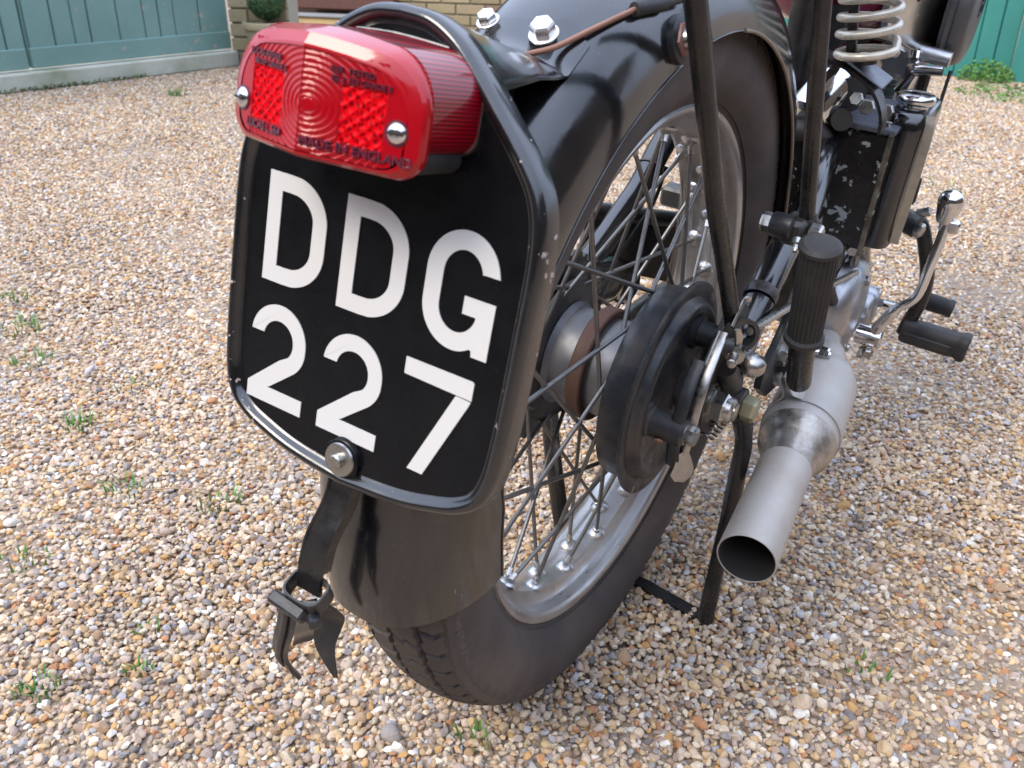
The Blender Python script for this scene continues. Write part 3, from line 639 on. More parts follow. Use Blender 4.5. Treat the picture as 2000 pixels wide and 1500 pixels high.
# stays
st1 = part("guard_stay", B().tube(cr([(.1125, .028, .058), A['s1a'], (.1110, -.0140, .1225), (.1095, -.0458, .1717), A['s1b'], (.104, -.1157, .2954), A['s1c'], A['s1d']], 6), .0072, 18), black_tube, 60)
st2 = part("rack_stay", B().tube(cr([(.133, .120, .128), A['s2a'], A['s2b'], A['s2c'], A['s2d']], 6), .0072, 18), black_tube, 60)
b = B(); b.lathe([(.105, .010), (.1070, .0115), (.124, .0115), (.126, .009), (.126, 0)], AX((0, .098, .143)), 24); b.lathe([(-.016, .0110), (.008, .0100), (.014, .0075), (.014, 0)], fr((.133, .1175, .139), V(A['s2b'])-V(A['s2a'])), 20)
b.box(fr((.125, .108, .139), (1, 0, 0)), .030, .024, .022, .004)
lug = part("stay_lug", b, black_old, 40)
sub("lug_nut", B().hexa(AX((.1060, .0980, .1430), -1), .0165, .010), steel, lug, 30)
sub("lug_nut", B().hexa(AX((.1400, .1000, .1410)) @ Matrix.Rotation(.3, 4, 'Z'), .0185, .011), steel, lug, 30)
sub("grease_nipple", B().lathe([(0, .0042), (.006, .0042), (.007, .0026), (.011, .0030), (.014, .0018), (.014, 0)], fr((.134, .084, .140), (.25, -1, -.55)), 12), steel, lug, 40)
# grey bolt with red washer where the stay meets the guard
b = B(); Mx = fr((.0660, -.0770, .3290), (1, -.05, .25)); b.lathe([(-.006, .0165), (.0, .0165), (.001, .0150), (.001, 0)], Mx, 24)
gb = part("guard_mount", b, black_old, 40)
sub("washer", B().lathe([(.001, .0125), (.0025, .0120), (.0025, 0)], Mx, 6), surf("rusty_red_washer", (.20, .07, .055), .55, dirt=(.3, .22, .18), dirt_amt=.5, dirt_scale=80), gb, 30, "rusty reddish washer")
sub("mount_bolt", B().lathe([(.0025, .0072), (.0055, .0066), (.0070, .004), (.0072, 0)], Mx, 20), steel, gb, 40)
# flat cable hanging in front of the stay
sub("mount_cable", B().tube(cr([(.078, -.120, .402), (.080, -.106, .372), (.0820, -.090, .345), (.0820, -.079, .330), (.0800, -.073, .318)], 8), .0034, 10, True, 1.6), rubber_b, gb, 60)
# lamp wire and grommet on the guard
wp = [PM @ V((.060, .118, -.014)), V((.0000, -.2200, .3330)), V((.0167, -.2040, .3345)), V((.0290, -.1880, .3385)), V((.0372, -.1610, .3445)), V((.0428, -.1385, .3488)), V((.0470, -.1180, .3520))]
wp[1] = V((.020, -.235, .333))
wire = part("lamp_wire", B().tube(cr(wp, 10), .0019, 8), wire_m, 60)
sub("grommet", B().lathe([(0, .0046), (.004, .0052), (.006, .0046), (.030, .0050), (.034, .0030), (.060, .0026), (.060, 0)], fr((.0466, -.1195, .3518), (.012, .044, .0012)), 16), rubber_b, wire, 50)

# ============================================================ STAND
Wi = WR.transposed(); gz = lambda x, y, z=0.: Wi @ (V((x, y, z))-AXLE)
foot = gz(.1110, .0740, .004)
b = B(); top = V((.130, .044, -.030)); pts = [top, V((.138, .042, -.060)), V((.140, .038, -.095)), V((.1410, .039, -.150)), top.lerp(foot, .7)+V((.002, 0, 0)), foot]
L = []
b.tube(cr(pts, 6), [.0105, .0105, .0100, .0095, .0088, .0084]+[.0086]*20+[.0092]*5, 18, True, 1.0)
stand = part("stand", b, black_tube, 45)
sub("stand_eye", B().lathe([(.114, .0158), (.1285, .0158), (.1295, .013), (.1295, 0)], AX((0, .0380, -.017)), 24), black_old, stand)
b = B(); f2 = gz(-.088, .105, .004); b.tube(cr([(-.100, .055, -.010), (-.100, .071, -.067), (-.098, .088, -.190), f2], 6), .0105, 16); sub("stand_leg", b, black_tube, stand, 50)
b = B(); b.rings([[p+V((0, -.008, 0)), p+V((0, .008, 0)), p+V((0, .008, .005)), p+V((0, -.008, .005))] for p in (gz(-.088, .105, .010), gz(.030, .092, .010), gz(.108, .078, .008))], True, True); sub("stand_bar", b, black_tube, stand, 30)

# ============================================================ PASSENGER PEG (folded up) and its bracket
pg0, pg1 = V(A['pg0']), V(A['pg1']); d = pg1-pg0; Lg = d.length; Mg = fr(pg0, d)
b = B(); n = 96; prof = [(0, .0), (.0002, .0140), (.0030, .0178), (.0065, .0180), (.0085, .0163), (Lg-.010, .0156), (Lg-.0085, .0156), (Lg-.006, .0180), (Lg-.002, .0183), (Lg, .0168), (Lg, 0)]
L = []
for h_, r in prof:
    l = []
    for k in range(n):
        a = 2*PI*k/n; rr = r
        if .0080 < h_ < Lg-.0080: rr = r*(1-.055*(1 if (k % 4) in (0, 1) else 0))
        l.append((rr*math.cos(a), rr*math.sin(a)*.92, h_))
    L.append(l)
b.rings(L[1:-1], True, True, Mg); peg = part("passenger_footrest", b, rubber_b, 30)
sub("footrest_bar", B().tube([pg1-d.normalized()*.004, pg1+d.normalized()*.012, V(A['pgd'])], .0120, 16), black_tube, peg, 50)
b = B(); yzplate(b, [(.150, .062), (.166, .058), (.176, .020), (.200, -.004), (.206, -.034), (.190, -.052), (.150, -.056), (.110, -.046), (.080, -.020), (.082, -.002), (.110, .014), (.130, .030)], .126, .133)
b.tube([(.118, .150, -.026), (.150, .152, -.028)], .016, 18)
brk = part("footrest_bracket", b, black_old, 35)
sub("bracket_bolt", B().lathe([(.133, .0125), (.1345, .0125), (.1345, 0)], AX((0, .132, -.007)), 28).hexa(AX((.1345, .132, -.007)), .0175, .007).lathe([(.14, .005), (.1445, .005), (.1445, 0)], AX((0, .132, -.007)), 14), steel, brk, 30)

# ============================================================ SILENCER
def sil_pt(s): return V((.190-.026*s/.30, -.070+s*.998, -.090+.012*s))
exd = (sil_pt(1)-sil_pt(0)).normalized(); Me = fr(sil_pt(0), exd)
b = B(); b.ring([(-.006, .0268), (-.0066, .0262), (-.0062, .0253), (.02, .0245), (.19, .0243), (.195, .0262), (.10, .0263)], Me, 56)
tail = part("silencer_tail", b, silver_p, 60, "plain silver tailpipe with open end")
sub("pipe_bore", B().lathe([(-.0062, .02510), (-.004, .02430), (.020, .0240), (.185, .0240), (.186, 0)][::-1], Me, 48, cap=False), soot_and_shade, tail, 60)
b = B(); b.lathe([(.135, .0265), (.150, .0275), (.158, .0295), (.163, .0328), (.168, .0360), (.176, .0383), (.186, .0392)], Me, 64); neck = sub("silencer_neck", b, weld_m, tail, 60)
b = B(); b.lathe([(.186, .0393), (.200, .0400), (.285, .0402), (.305, .0385), (.320, .0340), (.330, .0270), (.334, .0190), (.334, 0)], Me, 64); b.tube(cr([Me @ V((0, 0, .34)), V((.150, .320, -.098)), V((.125, .420, -.140)), V((.105, .60, -.175))], 6), .0190, 20); body = part("silencer_body", b, silver_p, 60)
b = B(); b.ring([(.199, .0400), (.199, .0415), (.215, .0415), (.215, .0400)], Me, 64); clamp = part("silencer_clamp", b, silver_p, 30)
cpt = Me @ V((0, 0, .207)); dd = V((-.46, 0, .89)); dd = (dd-exd*dd.dot(exd)).normalized(); tg = exd.cross(dd)
b = B()
for sgn in (-1, 1):
    base = cpt+dd*.0405+tg*sgn*.013; tip = cpt+dd*.069+tg*sgn*.0030
    mid = cpt+dd*.047+tg*sgn*.0045
    L = []
    for p in cr([base, mid, cpt+dd*.060+tg*sgn*.0032, tip], 4): L.append([p-exd*.0085-tg*.0011, p+exd*.0085-tg*.0011, p+exd*.0085+tg*.0011, p-exd*.0085+tg*.0011])
    b.rings(L, True, True)
sub("clamp_tab", b, silver_p, clamp, 30)
cb = cpt+dd*.063
sg_ = 1 if tg.x > 0 else -1; tgx = tg*sg_
sub("clamp_bolt", B().hexa(fr(cb-tgx*.004, -tgx), .0125, .0085), bright, clamp, 30)
sub("clamp_bolt", B().hexa(fr(cb+tgx*.004, tgx), .0115, .0080).tube([cb, cb+tgx*.016], .0032, 10), bright, clamp, 30)
c2 = Me @ V((0, 0, .298))+V((-.012, 0, .043))
sub("clamp_bolt", B().tube([c2-V((.022, .004, 0)), c2+V((.014, 0, 0))], .0040, 12).hexa(AX(c2+V((.002, 0, 0))), .0120, .010).hexa(AX(c2-V((.012, 0, 0))), .0105, .006), chrome, clamp, 30)
# ============================================================ GEARBOX, KICK START, PEDALS
Mg = AX((0, .500, -.122))
b = B(); b.lathe([(.080, .0760), (.110, .0765), (.1125, .0755), (.1140, .0735), (.1250, .0715), (.1350, .0650), (.1420, .0520), (.1460, .0350), (.1475, .0180), (.148, 0)], Mg, 64)
gbx = part("gearbox", b, alu, 50)
sub("cover_joint", B().ring([(.1108, .0760), (.1108, .0768), (.1118, .0768), (.1118, .0760)], Mg, 64), soot_and_shade, gbx, 30)
sub("cover_boss", B().lathe([(.120, .034), (.150, .030), (.157, .025), (.159, .018), (.159, 0)], AX((0, .550, -.138)), 40), alu, gbx, 50)
sub("gearbox_shell", B().box(fr((.045, .54, -.11), (1, 0, 0)), .13, .12, .10, .02).box(fr((.0, .72, -.06), (1, 0, 0)), .22, .20, .16, .03), black_old, gbx, 40)
for (x, y, z) in ((.140, .500, -.075), (.150, .565, -.118), (.140, .485, -.172), (.130, .462, -.125)):
    sub("cover_screw", B().lathe([(-.02, .0095), (.004, .0085), (.005, .006), (.008, .0055), (.008, 0)], AX((x, y, z)), 16), steel, gbx, 40)
sub("drain_plug", B().hexa(AX((.160, .490, -.175)), .015, .008), steel, gbx, 30)
kick = part("kick_start", B().tube(cr([(.172, .500, -.148), (.178, .500, -.128), (.190, .502, -.103), (.2080, .508, -.082), (.2115, .516, -.040), (.2130, .526, .006), (.2110, .530, .026)], 6), [.0085]*6+[.0078]*6+[.0062]*25, 14, True, 1.25), chrome, 60)
sub("kick_boss", B().lathe([(.150, .0145), (.182, .0140), (.183, .012), (.183, 0)], AX((0, .500, -.153)), 24).box(fr((.172, .498, -.168), (1, 0, 0)), .022, .026, .018, .004), chrome, kick)
sub("cotter_nut", B().hexa(fr((.172, .486, -.170), (.3, -1, -.1)), .012, .007).lathe([(0, .008), (.0015, .008), (.0015, 0)], fr((.172, .487, -.170), (.3, -1, -.1)), 18), steel, kick)
sub("kick_knob", B().lathe([(-.022, .0), (-.022, .0100), (-.016, .0125), (-.008, .0135), (0, .0150), (.006, .0158), (.013, .0145), (.018, .0100), (.0205, .004), (.021, 0)], fr((.2100, .530, .040), (-.02, 0, 1)), 32).box(fr((.218, .526, .016), (1, 0, 0)), .010, .016, .024, .002), chrome, kick, 40)
arm = part("footrest_hanger", B().tube(cr([(.158, .575, -.004), (.178, .580, -.010), (.1960, .580, -.048), (.2075, .580, -.085), (.2085, .580, -.125), (.2020, .580, -.158), (.2000, .578, -.175)], 6), .0098, 16), black_tube, 60)
b = B(); b.lathe([(-.016, .016), (.016, .016), (.018, .013), (.018, 0)], fr((.162, .570, -.008), (.9, -.2, -.15)), 24); b.tube([(.120, .575, -.002), (.165, .572, -.006)], .013, 14); sub("hanger_clamp", b, black_old, arm, 40)
sub("clamp_nut", B().hexa(fr((.176, .562, -.012), (.9, -.3, -.1)), .018, .010).tube([(.172, .572, .004), (.186, .572, .012)], .0065, 10), steel, arm, 30)
Mf = fr((.199, .576, -.166), (.0899, 0, -.002), (0, 0, 1)); b = B(); oc = []
for k in range(32):
    a = 2*PI*k/32; r_ = .0182*(1-.06*(1 if k % 8 in (0,) else 0)); oc.append((r_*.80*math.copysign(abs(math.cos(a))**.75, math.cos(a)), r_*math.copysign(abs(math.sin(a))**.75, math.sin(a))))
b.rings([[(x*.85, y*.85, -.002) for x, y in oc], [(x, y, 0) for x, y in oc], [(x*.98, y*.98, .070) for x, y in oc], [(x*1.0, y*1.0, .075) for x, y in oc], [(x*1.22, y*1.15, .080) for x, y in oc], [(x*1.22, y*1.15, .086) for x, y in oc], [(x*1.0, y*1.0, .0885) for x, y in oc]], True, True, Mf)
rest = part("rider_footrest", b, rubber_b, 35)
sub("rubber_rib", B().box(Mf @ Matrix.Translation((.0, -.0175, .035)), .012, .004, .066, .0015).box(Mf @ Matrix.Translation((-.0140, -.004, .035)), .003, .012, .066, .0012).box(Mf @ Matrix.Translation((.0140, -.004, .035)), .003, .012, .066, .0012), rubber_b, rest, 30)
pd = part("gear_pedal", B().lathe([(0, .0125), (.004, .0135), (.046, .0128), (.050, .0140), (.054, .0125), (.055, 0)], fr((.1950, .660, -.1540), (1, 0, -.05)), 28), rubber_b, 40)
sub("pedal_arm", B().tube(cr([(.160, .560, -.130), (.178, .600, -.148), (.188, .645, -.160), (.200, .660, -.154)], 6), .0065, 12), chrome, pd, 60)
rod = part("brake_rod", B().tube([(.1285, .010, .079), (.130, .160, .040), (.130, .60, -.095)], .0040, 12), steel, 60)
# rod knuckle: a ring with wing nut and trunnion pin
b = B(); b.ring([(-.006, .0105), (-.006, .0145), (.006, .0145), (.006, .0105)], fr((.124, .004, .078), (.75, -.62, .2)), 32); b.tube([(.106, -.012, .070), (.122, -.006, .070)], .0095, 14); sub("rod_knuckle", b, black_old, rod, 40)
b = B(); b.rings(ribbon([(.124, -.012, .090), (.126, -.008, .080), (.126, -.006, .068)], [.006, .010, .007], .002, (.3, 1, 0)), True, True); sub("spring_tongue", b, steel, rod, 40)
sub("trunnion_pin", B().lathe([(0, .0042), (.019, .0042), (.0200, .003), (.0202, 0)], fr((.126, -.012, .065), (.2, -.95, .10)), 16).lathe([(-.006, .0085), (.004, .0085), (.005, .006), (.005, 0)], fr((.126, -.010, .065), (.2, -.95, .10)), 20), steel, rod, 40)
sub("wing_nut", B().lathe([(0, .006), (.005, .0055), (.009, .0085), (.016, .0112), (.023, .0098), (.027, .005), (.028, 0)], fr((.1275, .006, .062), (.75, -.35, -.45)), 24), steel, rod, 50)
sub("link_strip", B().tube(cr([(.1180, -.008, .088), (.1185, .010, .105), (.1190, .026, .100)], 6), .0035, 10, True, .5), steel, rod, 50)

# ============================================================ TOOL BOX, OIL TANK, SEAT SPRING, CHROME CYLINDER
Mb = Matrix.Identity(4)
b = B(); b.box(fr((.082, .400+.070, .075), (0, 0, 1), (0, 1, 0)), .118, .120, .145, .004)
tb = part("battery_box", b, box_paint, 30)
sub("box_lid", B().box(fr((.082, .465, .1520), (0, 0, 1), (0, 1, 0)), .122, .126, .007, .0015), surf("lid_reflection_grey", (.10, .11, .135), .35, dirt=(.12, .12, .12), dirt_amt=.4, dirt_scale=20), tb, 30)  # lid colour carries the blue-grey sky reflection on its top
sub("box_flange", B().box(fr((.139, .402, .075), (0, 0, 1), (0, 1, 0)), .006, .004, .150, .001), surf("worn_flange_edge", (.05, .04, .03), .5, dirt=(.3, .27, .2), dirt_amt=.8, dirt_scale=40), tb, 30)
for (x, z) in ((.085, .157), (.128, .157)): sub("lid_screw", B().lathe([(0, .0035), (.0015, .003), (.0018, 0)], fr((x, .412, z), (0, 0, 1)), 10), soot_and_shade, tb, 40)
b = B(); e = []
for k in range(28):
    a = 2*PI*k/28; e.append((.1465+.0240*math.copysign(abs(math.cos(a))**.55, math.cos(a)), .478+.056*math.copysign(abs(math.sin(a))**.55, math.sin(a))))
lo = lambda s, z, dx=0: [(.1465+(x-.1465)*s+dx, .478+(y-.478)*s, z) for x, y in e]
b.rings([lo(.5, .000, -.004), lo(.92, .003, -.004), lo(1, .012, -.003), lo(1, .150, 0), lo(.96, .162, 0), lo(.86, .168, 0), lo(.5, .170, 0)], True, True)
ot = part("oil_tank", b, black, 45)
sub("filler_cap", B().lathe([(.166, .0165), (.174, .0165), (.174, .0205), (.1765, .0222), (.181, .0222), (.1832, .0205), (.1850, .0120), (.1855, .0)], fr((.1445, .462, 0), (0, 0, 1)), 48), chrome, ot, 40)
sub("tank_bolt", B().hexa(fr((.1300, .420, .150), (-.2, -1, .2)), .013, .010).box(fr((.1255, .424, .148), (0, 1, 0)), .014, .020, .003, .001), steel, ot, 30)
sub("tank_bolt", B().hexa(fr((.126, .430, -.004), (.2, -1, 0)), .013, .012).tube([(.126, .44, -.004), (.150, .47, .002)], .006, 10), steel, ot, 30)
sub("tank_strap", B().rings(strip(cr([(.168, .440, .168), (.1725, .432, .150), (.1725, .432, .080), (.1700, .436, .012)], 6), .010, .0016), True, True), surf("cream_strap_edge", (.32, .27, .20), .5, dirt=(.1, .08, .06), dirt_amt=.5, dirt_scale=60), ot, 30)
# chrome canister with elbow hose
b = B(); b.lathe([(-.055, 0), (-.055, .016), (-.052, .0235), (-.046, .0262), (.035, .0262), (.040, .0235), (.042, .012), (.042, 0)], fr((.0540, .420, .180), (-.25, -.75, -.60)), 40)
can = part("chrome_canister", b, chrome, 40)
sub("canister_band", B().ring([(-.006, .0260), (-.006, .0285), (.006, .0285), (.006, .0260)], fr((.0600, .438, .1945), (-.25, -.75, -.60)), 36), black_old, can)
b = B(); b.tube(cr([(.030, .395, .135), (.058, .388, .140), (.070, .390, .128), (.073, .392, .105), (.068, .396, .080)], 6), .0125, 18); sub("elbow_hose", b, rubber_b, can, 60)
sub("hose_clip", B().ring([(-.003, .0125), (-.003, .0138), (.003, .0138), (.003, .0125)], fr((.0725, .3905, .110), (.0, .03, -1)), 24), steel, can)
sub("red_tape", B().box(fr((.0740, .390, .066), (.2, -1, .2)), .004, .016, .002, .0005), red_tag, can)
# folded bracket under the seat spring
b = B(); b.rings(ribbon(cr([(.045, .345, .236), (.075, .337, .235), (.100, .335, .227), (.122, .336, .211), (.134, .338, .190), (.137, .340, .170)], 6), [.030, .030, .028, .026, .024, .022, .020]+[.020]*24, .0035, (0, 1, .15)), True, True)
sb = part("seat_bracket", b, black_tube, 40)
sub("bracket_upright", B().rings(strip([(.086, .350, .234), (.076, .350, .290), (.068, .350, .40)], .010, .006), True, True), black_tube, sb)
sub("bracket_plate", B().box(fr((.1065, .345, .2290), (.42, -.10, .88), (0, 1, 0)), .052, .036, .003, .001), surf("blue_grey_metal", (.13, .14, .17), .35, .4), sb)
sub("bracket_nut", B().hexa(fr((.106, .400, .176), (0, -1, .2)), .016, .010).hexa(fr((.128, .400, .176), (0, -1, .2)), .014, .012).hexa(fr((.092, .405, .180), (0, -1, .4)), .014, .010), steel, sb)
sub("bracket_clamp", B().lathe([(-.01, .019), (.01, .019), (.01, 0)], fr((.076, .42, .180), (.5, -1, .2)), 24).lathe([(-.008, .012), (.008, .012), (.008, 0)], fr((.082, .395, .158), (.3, -1, .2)), 18), rubber_b, sb)
# seat spring
cx = V((.1030, .338, .240)); axd = V((-.14, 0, 1)).normalized(); Msx = fr(cx, axd); turns = 9; pts = []
for i in range(turns*28+1):
    a = 2*PI*i/28; hh = .0165*a/(2*PI); pts.append(Msx @ V((.0285*math.cos(a), .0285*math.sin(a), hh if a > 2*PI else hh*(a/(2*PI))*.6+.0066*(1-a/(2*PI)))))
spring = part("seat_spring", B().tube(pts, .0043, 12), surf("cream_plated_spring", (.62, .57, .48), .34, .35, dirt=(.3, .24, .16), dirt_amt=.4, dirt_scale=40), 60)
sub("spring_eye", B().lathe([(-.004, .012), (.004, .012), (.004, 0)], Msx, 24), black_tube, spring)
# seat pan above
seat = part("saddle", B().rings([[V((x*s, y0, z0)) for x, z0 in ((-.11, .435), (0, .450), (.11, .435), (.12, .465), (.08, .50), (0, .51), (-.08, .50), (-.12, .465))] for y0, s in ((.16, .6), (.20, 1), (.36, 1), (.50, .5), (.52, .3))], True, True), rubber_b, 50)
grip_m = surf("grey_black_grip_rubber", (.045, .047, .052), .42, dirt=(.10, .09, .08), dirt_amt=.4, dirt_scale=20, spec=.9)
# petrol tank with chrome panel and knee grip
b = B(); L = []
for y0, s in ((.50, .35), (.515, .65), (.56, .9), (.66, 1.0), (.80, 1.06), (.95, .98), (1.05, .7), (1.09, .35)):
    l = []
    for k in range(32):
        a = 2*PI*k/32; l.append((.125*s*math.copysign(abs(math.cos(a))**.8, math.cos(a)), y0, .315+.105*s**.5*math.copysign(abs(math.sin(a))**.8, math.sin(a))))
    L.append(l)
b.rings(L, True, True); tank = part("petrol_tank", b, maroon, 50)
b = B(); L = []
for s, xo in ((1.0, .1185), (1.0, .1265), (.93, .1290)):
    L.append([(xo-.34*max(0, .635-(.625+.120*s*math.cos(t))), .625+.120*s*math.cos(t), .262+.068*s*math.sin(t)) for t in [2*PI*k/36 for k in range(36)]])
b.rings(L, True, True); sub("chrome_panel", b, surf("tank_chrome", (.75, .74, .70), .24, 1, dirt=(.5, .42, .3), dirt_amt=.3, rvar=.05), tank, 45)
sub("gold_line", B().tube([(.1290-.34*max(0, .635-(.625+.113*math.cos(t))), .625+.113*math.cos(t), .262+.063*math.sin(t)) for t in [2*PI*k/60 for k in range(61)]], .0012, 6), gold, tank, 60)
b = B(); L = []
for s, xo in ((1.0, .128), (1.03, .134), (.97, .138), (.97, .1395), (1.0, .141), (1.0, .150), (.93, .156), (.80, .1585), (.4, .160)):
    L.append([(xo, .672+.062*s*math.copysign(abs(math.cos(t))**.85, math.cos(t)), .238+.062*s*math.copysign(abs(math.sin(t))**.8, math.sin(t))) for t in [2*PI*k/40 for k in range(40)]])
b.rings(L, True, True); kg = sub("knee_grip", b, grip_m, tank, 45)
for k, (w_, h_, dy, dz) in enumerate(((.030, .0016, 0, .015), (.030, .0016, 0, -.015), (.0016, .030, -.015, 0), (.0016, .030, .015, 0))):
    sub("grip_emblem", B().box(fr((.1602, .682+dy, .252+dz), (1, 0, 0), (0, 0, 1)), w_, h_, .0012), rubber_b, tank, 30)
for txt, dz in (("INT", .006), ("BZ1", -.007)):
    me = text_mesh(txt, .012, rubber_b, "grip_lettering", .0006); sub("grip_lettering", me, None, tank, M=fr((.1605, .682, .252+dz), (1, 0, 0), (0, 0, 1)) )
# fuel tap and carburettor bits under the tank, choke cable
b = B(); b.box(fr((.090, .62, .185), (1, 0, 0)), .060, .050, .05, .01); b.tube([(.10, .60, .20), (.152, .60, .195)], .010, 14); b.tube([(.11, .60, .10), (.112, .61, .19)], .014, 14)
carb = part("carburettor", b, alu, 40)
sub("fuel_tap", B().tube([(.118, .575, .1830), (.150, .575, .1865)], .0065, 12).tube([(.108, .59, .150), (.118, .585, .176)], [.012, .006], 12).hexa(fr((.105, .58, .196), (1, 0, .2)), .016, .014), chrome, carb, 40)
sub("inlet_pipe", B().tube([(.040, .66, .17), (.090, .66, .17)], .022, 18).tube([(.13, .60, .175), (.128, .60, .05), (.12, .60, -.03)], .0055, 10), black_tube, carb, 50)
part("throttle_cable", B().tube(cr([(.1560, .600, .1830), (.1560, .595, .150), (.1590, .575, .100), (.1610, .560, .060), (.1615, .558, .034)], 8), .0022, 8), rubber_b, 60)
part("cable_end", B().lathe([(0, .0050), (.03, .0055), (.035, .0035), (.035, 0)], fr((.1610, .562, .055), (.0, -.1, -1)), 14), rubber_b, 50)
# engine mass below the tank
b = B()
for k in range(9): b.box(fr((.02, .82, .04+.018*k), (0, 0, 1)), .10, .12, .004, .001)
b.box(fr((.010, .55, .24), (0, 0, 1)), .075, .10, .16, .01).tube([(.0, .50, .0), (.0, .46, .20), (.0, .44, .42)], .018, 16)
b.lathe([(.0, .052), (.19, .052), (.19, 0)], fr((0, .80, .0), (0, 0, 1)), 32)
part("cylinder_block", b, black_old, 40)
part("down_pipes", B().tube(cr([(.10, .50, .010), (.092, .60, -.01), (.088, .70, -.03)], 6), .010, 12).tube(cr([(.118, .505, .000), (.122, .54, -.06), (.120, .60, -.10)], 6), .012, 14).tube([(.125, .47, -.010), (.122, .49, -.055)], .007, 10), steel, 50)
part("engine_plate", yzplate(B(), [(.42, .00), (.60, .02), (.70, -.02), (.70, -.12), (.55, -.20), (.44, -.12)], .060, .068), black_old, 30)
part("swing_lug", B().tube([(.0, .44, .07), (.10, .44, .06)], .018, 16).box(fr((.105, .43, -.02), (1, 0, 0)), .05, .05, .02, .004).tube(cr([(.108, .40, -.01), (.112, .42, -.06), (.120, .45, -.10)], 6), .008, 12), black_old, 40)

# ============================================================ LEFT SIDE BITS seen through the spokes
b = B(); b.tube([(-.150, .215, .050), (-.068, .385, -.006)], .0105, 16); cb_ = part("cross_tube", b, black_old, 50)
b = B(); pa, pb = V((-.146, .222, .040)), V((-.068, .384, -.014))
b.rings([[pa+V((0, 0, 0)), pb+V((0, 0, 0)), pb+V((0, 0, -.086)), pa+V((0, 0, -.062))], [pa+V((-.02, .03, 0)), pb+V((-.02, .03, 0)), pb+V((-.02, .03, -.086)), pa+V((-.02, .03, -.062))]], True, True); part("chain_case", b, black_old, 30)
b = B(); b.tube(cr([(-.090, .030, -.075), (-.090, .050, -.035), (-.090, .075, -.004), (-.090, .125, .004), (-.090, .190, -.014), (-.09, .235, -.040)], 6), [.018]*6+[.024]*6+[.028]*6+[.030]*6+[.026]*7, 18, True, .7); part("chain_guard", b, black, 60)
part("lower_tube", B().tube(cr([(-.095, .05, -.06), (-.098, .16, -.085), (-.100, .240, -.112), (-.100, .405, -.128), (-.10, .60, -.165)], 6), .0150, 16), black_old, 60)
part("passenger_footrest", B().box(fr((-.150, .52, -.035), (1, 0, 0)), .03, .03, .04, .004), black_old, 30)
part("axle_nut", B().hexa(AX((-.100, 0, 0), -1), .024, .014), steel, 30)
part("fork_end_plate", yzplate(B(), [(-.03, .02), (.02, .04), (.07, .02), (.07, -.03), (.02, -.05), (-.03, -.03)], -.100, -.093), black_old, 30)

# ============================================================ GROUND
ground = link("ground", B().add([(-30, -30, 0), (30, -30, 0), (30, 30, 0), (-30, 30, 0)], [(0, 1, 2, 3)]).mesh("ground", surf("gravel_bed", (.24, .18, .13), .95, dirt=(.38, .30, .22), dirt_amt=.8, dirt_scale=60, bump=1, bscale=90, bdist=.01), None))
tag(ground, "brown gravel bed of the driveway", None, kind="structure")

def pebble_mat():
    m, nt, bs = new_mat("pebble"); at = N(nt, "ShaderNodeAttribute"); at.attribute_type = 'INSTANCER'; at.attribute_name = 'tint'
    at2 = N(nt, "ShaderNodeAttribute"); at2.attribute_type = 'INSTANCER'; at2.attribute_name = 'val'
    cols = [(.54, .41, .28), (.60, .49, .37), (.46, .33, .21), (.66, .57, .47), (.50, .32, .17), (.38, .27, .19), (.57, .46, .35), (.36, .28, .23), (.44, .36, .30), (.76, .71, .64),
            (.32, .29, .28), (.50, .40, .31), (.58, .44, .28), (.31, .23, .18), (.42, .41, .42), (.42, .23, .14), (.20, .18, .18), (.62, .53, .42), (.46, .37, .32), (.54, .39, .25), (.60, .50, .40), (.50, .41, .34)]
    c = ramp(nt, at.outputs['Fac'], [(i/len(cols), k) for i, k in enumerate(cols)], 'CONSTANT')
    co = coord(nt); n1 = noisen(nt, 1.1, 4, co)
    c2 = mixn(nt, rng(nt, n1, .4, .75, 0, .45), c, (.34, .26, .19))
    hs_ = N(nt, "ShaderNodeHueSaturation"); nt.links.new(c2, hs_.inputs['Color']); hs_.inputs['Saturation'].default_value = 1.2; nt.links.new(at2.outputs['Fac'], hs_.inputs['Value'])
    nt.links.new(hs_.outputs[0], bs.inputs['Base Color']); bs.inputs['Roughness'].default_value = .62; bs.inputs['Specular IOR Level'].default_value = .4
    bumpn(nt, bs, noisen(nt, 4, 5, co), .25, .12); return m
peb = pebble_mat(); protos = bpy.data.collections.new("pebble_shapes")
for k in range(16):
    bm = bmesh.new(); bmesh.ops.create_icosphere(bm, subdivisions=3, radius=1)
    r2 = random.Random(100+k); sc = V((1, r2.uniform(.62, .92), r2.uniform(.38, .68)))
    planes = [(V((r2.gauss(0, 1), r2.gauss(0, 1), r2.gauss(0, 1))).normalized(), r2.uniform(.52, .86)) for _ in range(r2.choice((4, 7, 9)))]
    for v_ in bm.verts:
        p = v_.co.copy()
        for nn, dd in planes:
            ex = p.dot(nn)-dd
            if ex > 0: p -= nn*ex*.93
        p *= 1+.10*noise.noise(p*1.3+V((k*7.1, 0, 0)))
        v_.co = V((p.x*sc.x, p.y*sc.y, p.z*sc.z))
    me = bpy.data.meshes.new("pebble"); bm.to_mesh(me); bm.free(); me.materials.append(peb); me.shade_smooth(); me.set_sharp_from_angle(angle=math.radians(38))
    protos.objects.link(bpy.data.objects.new("pebble", me))
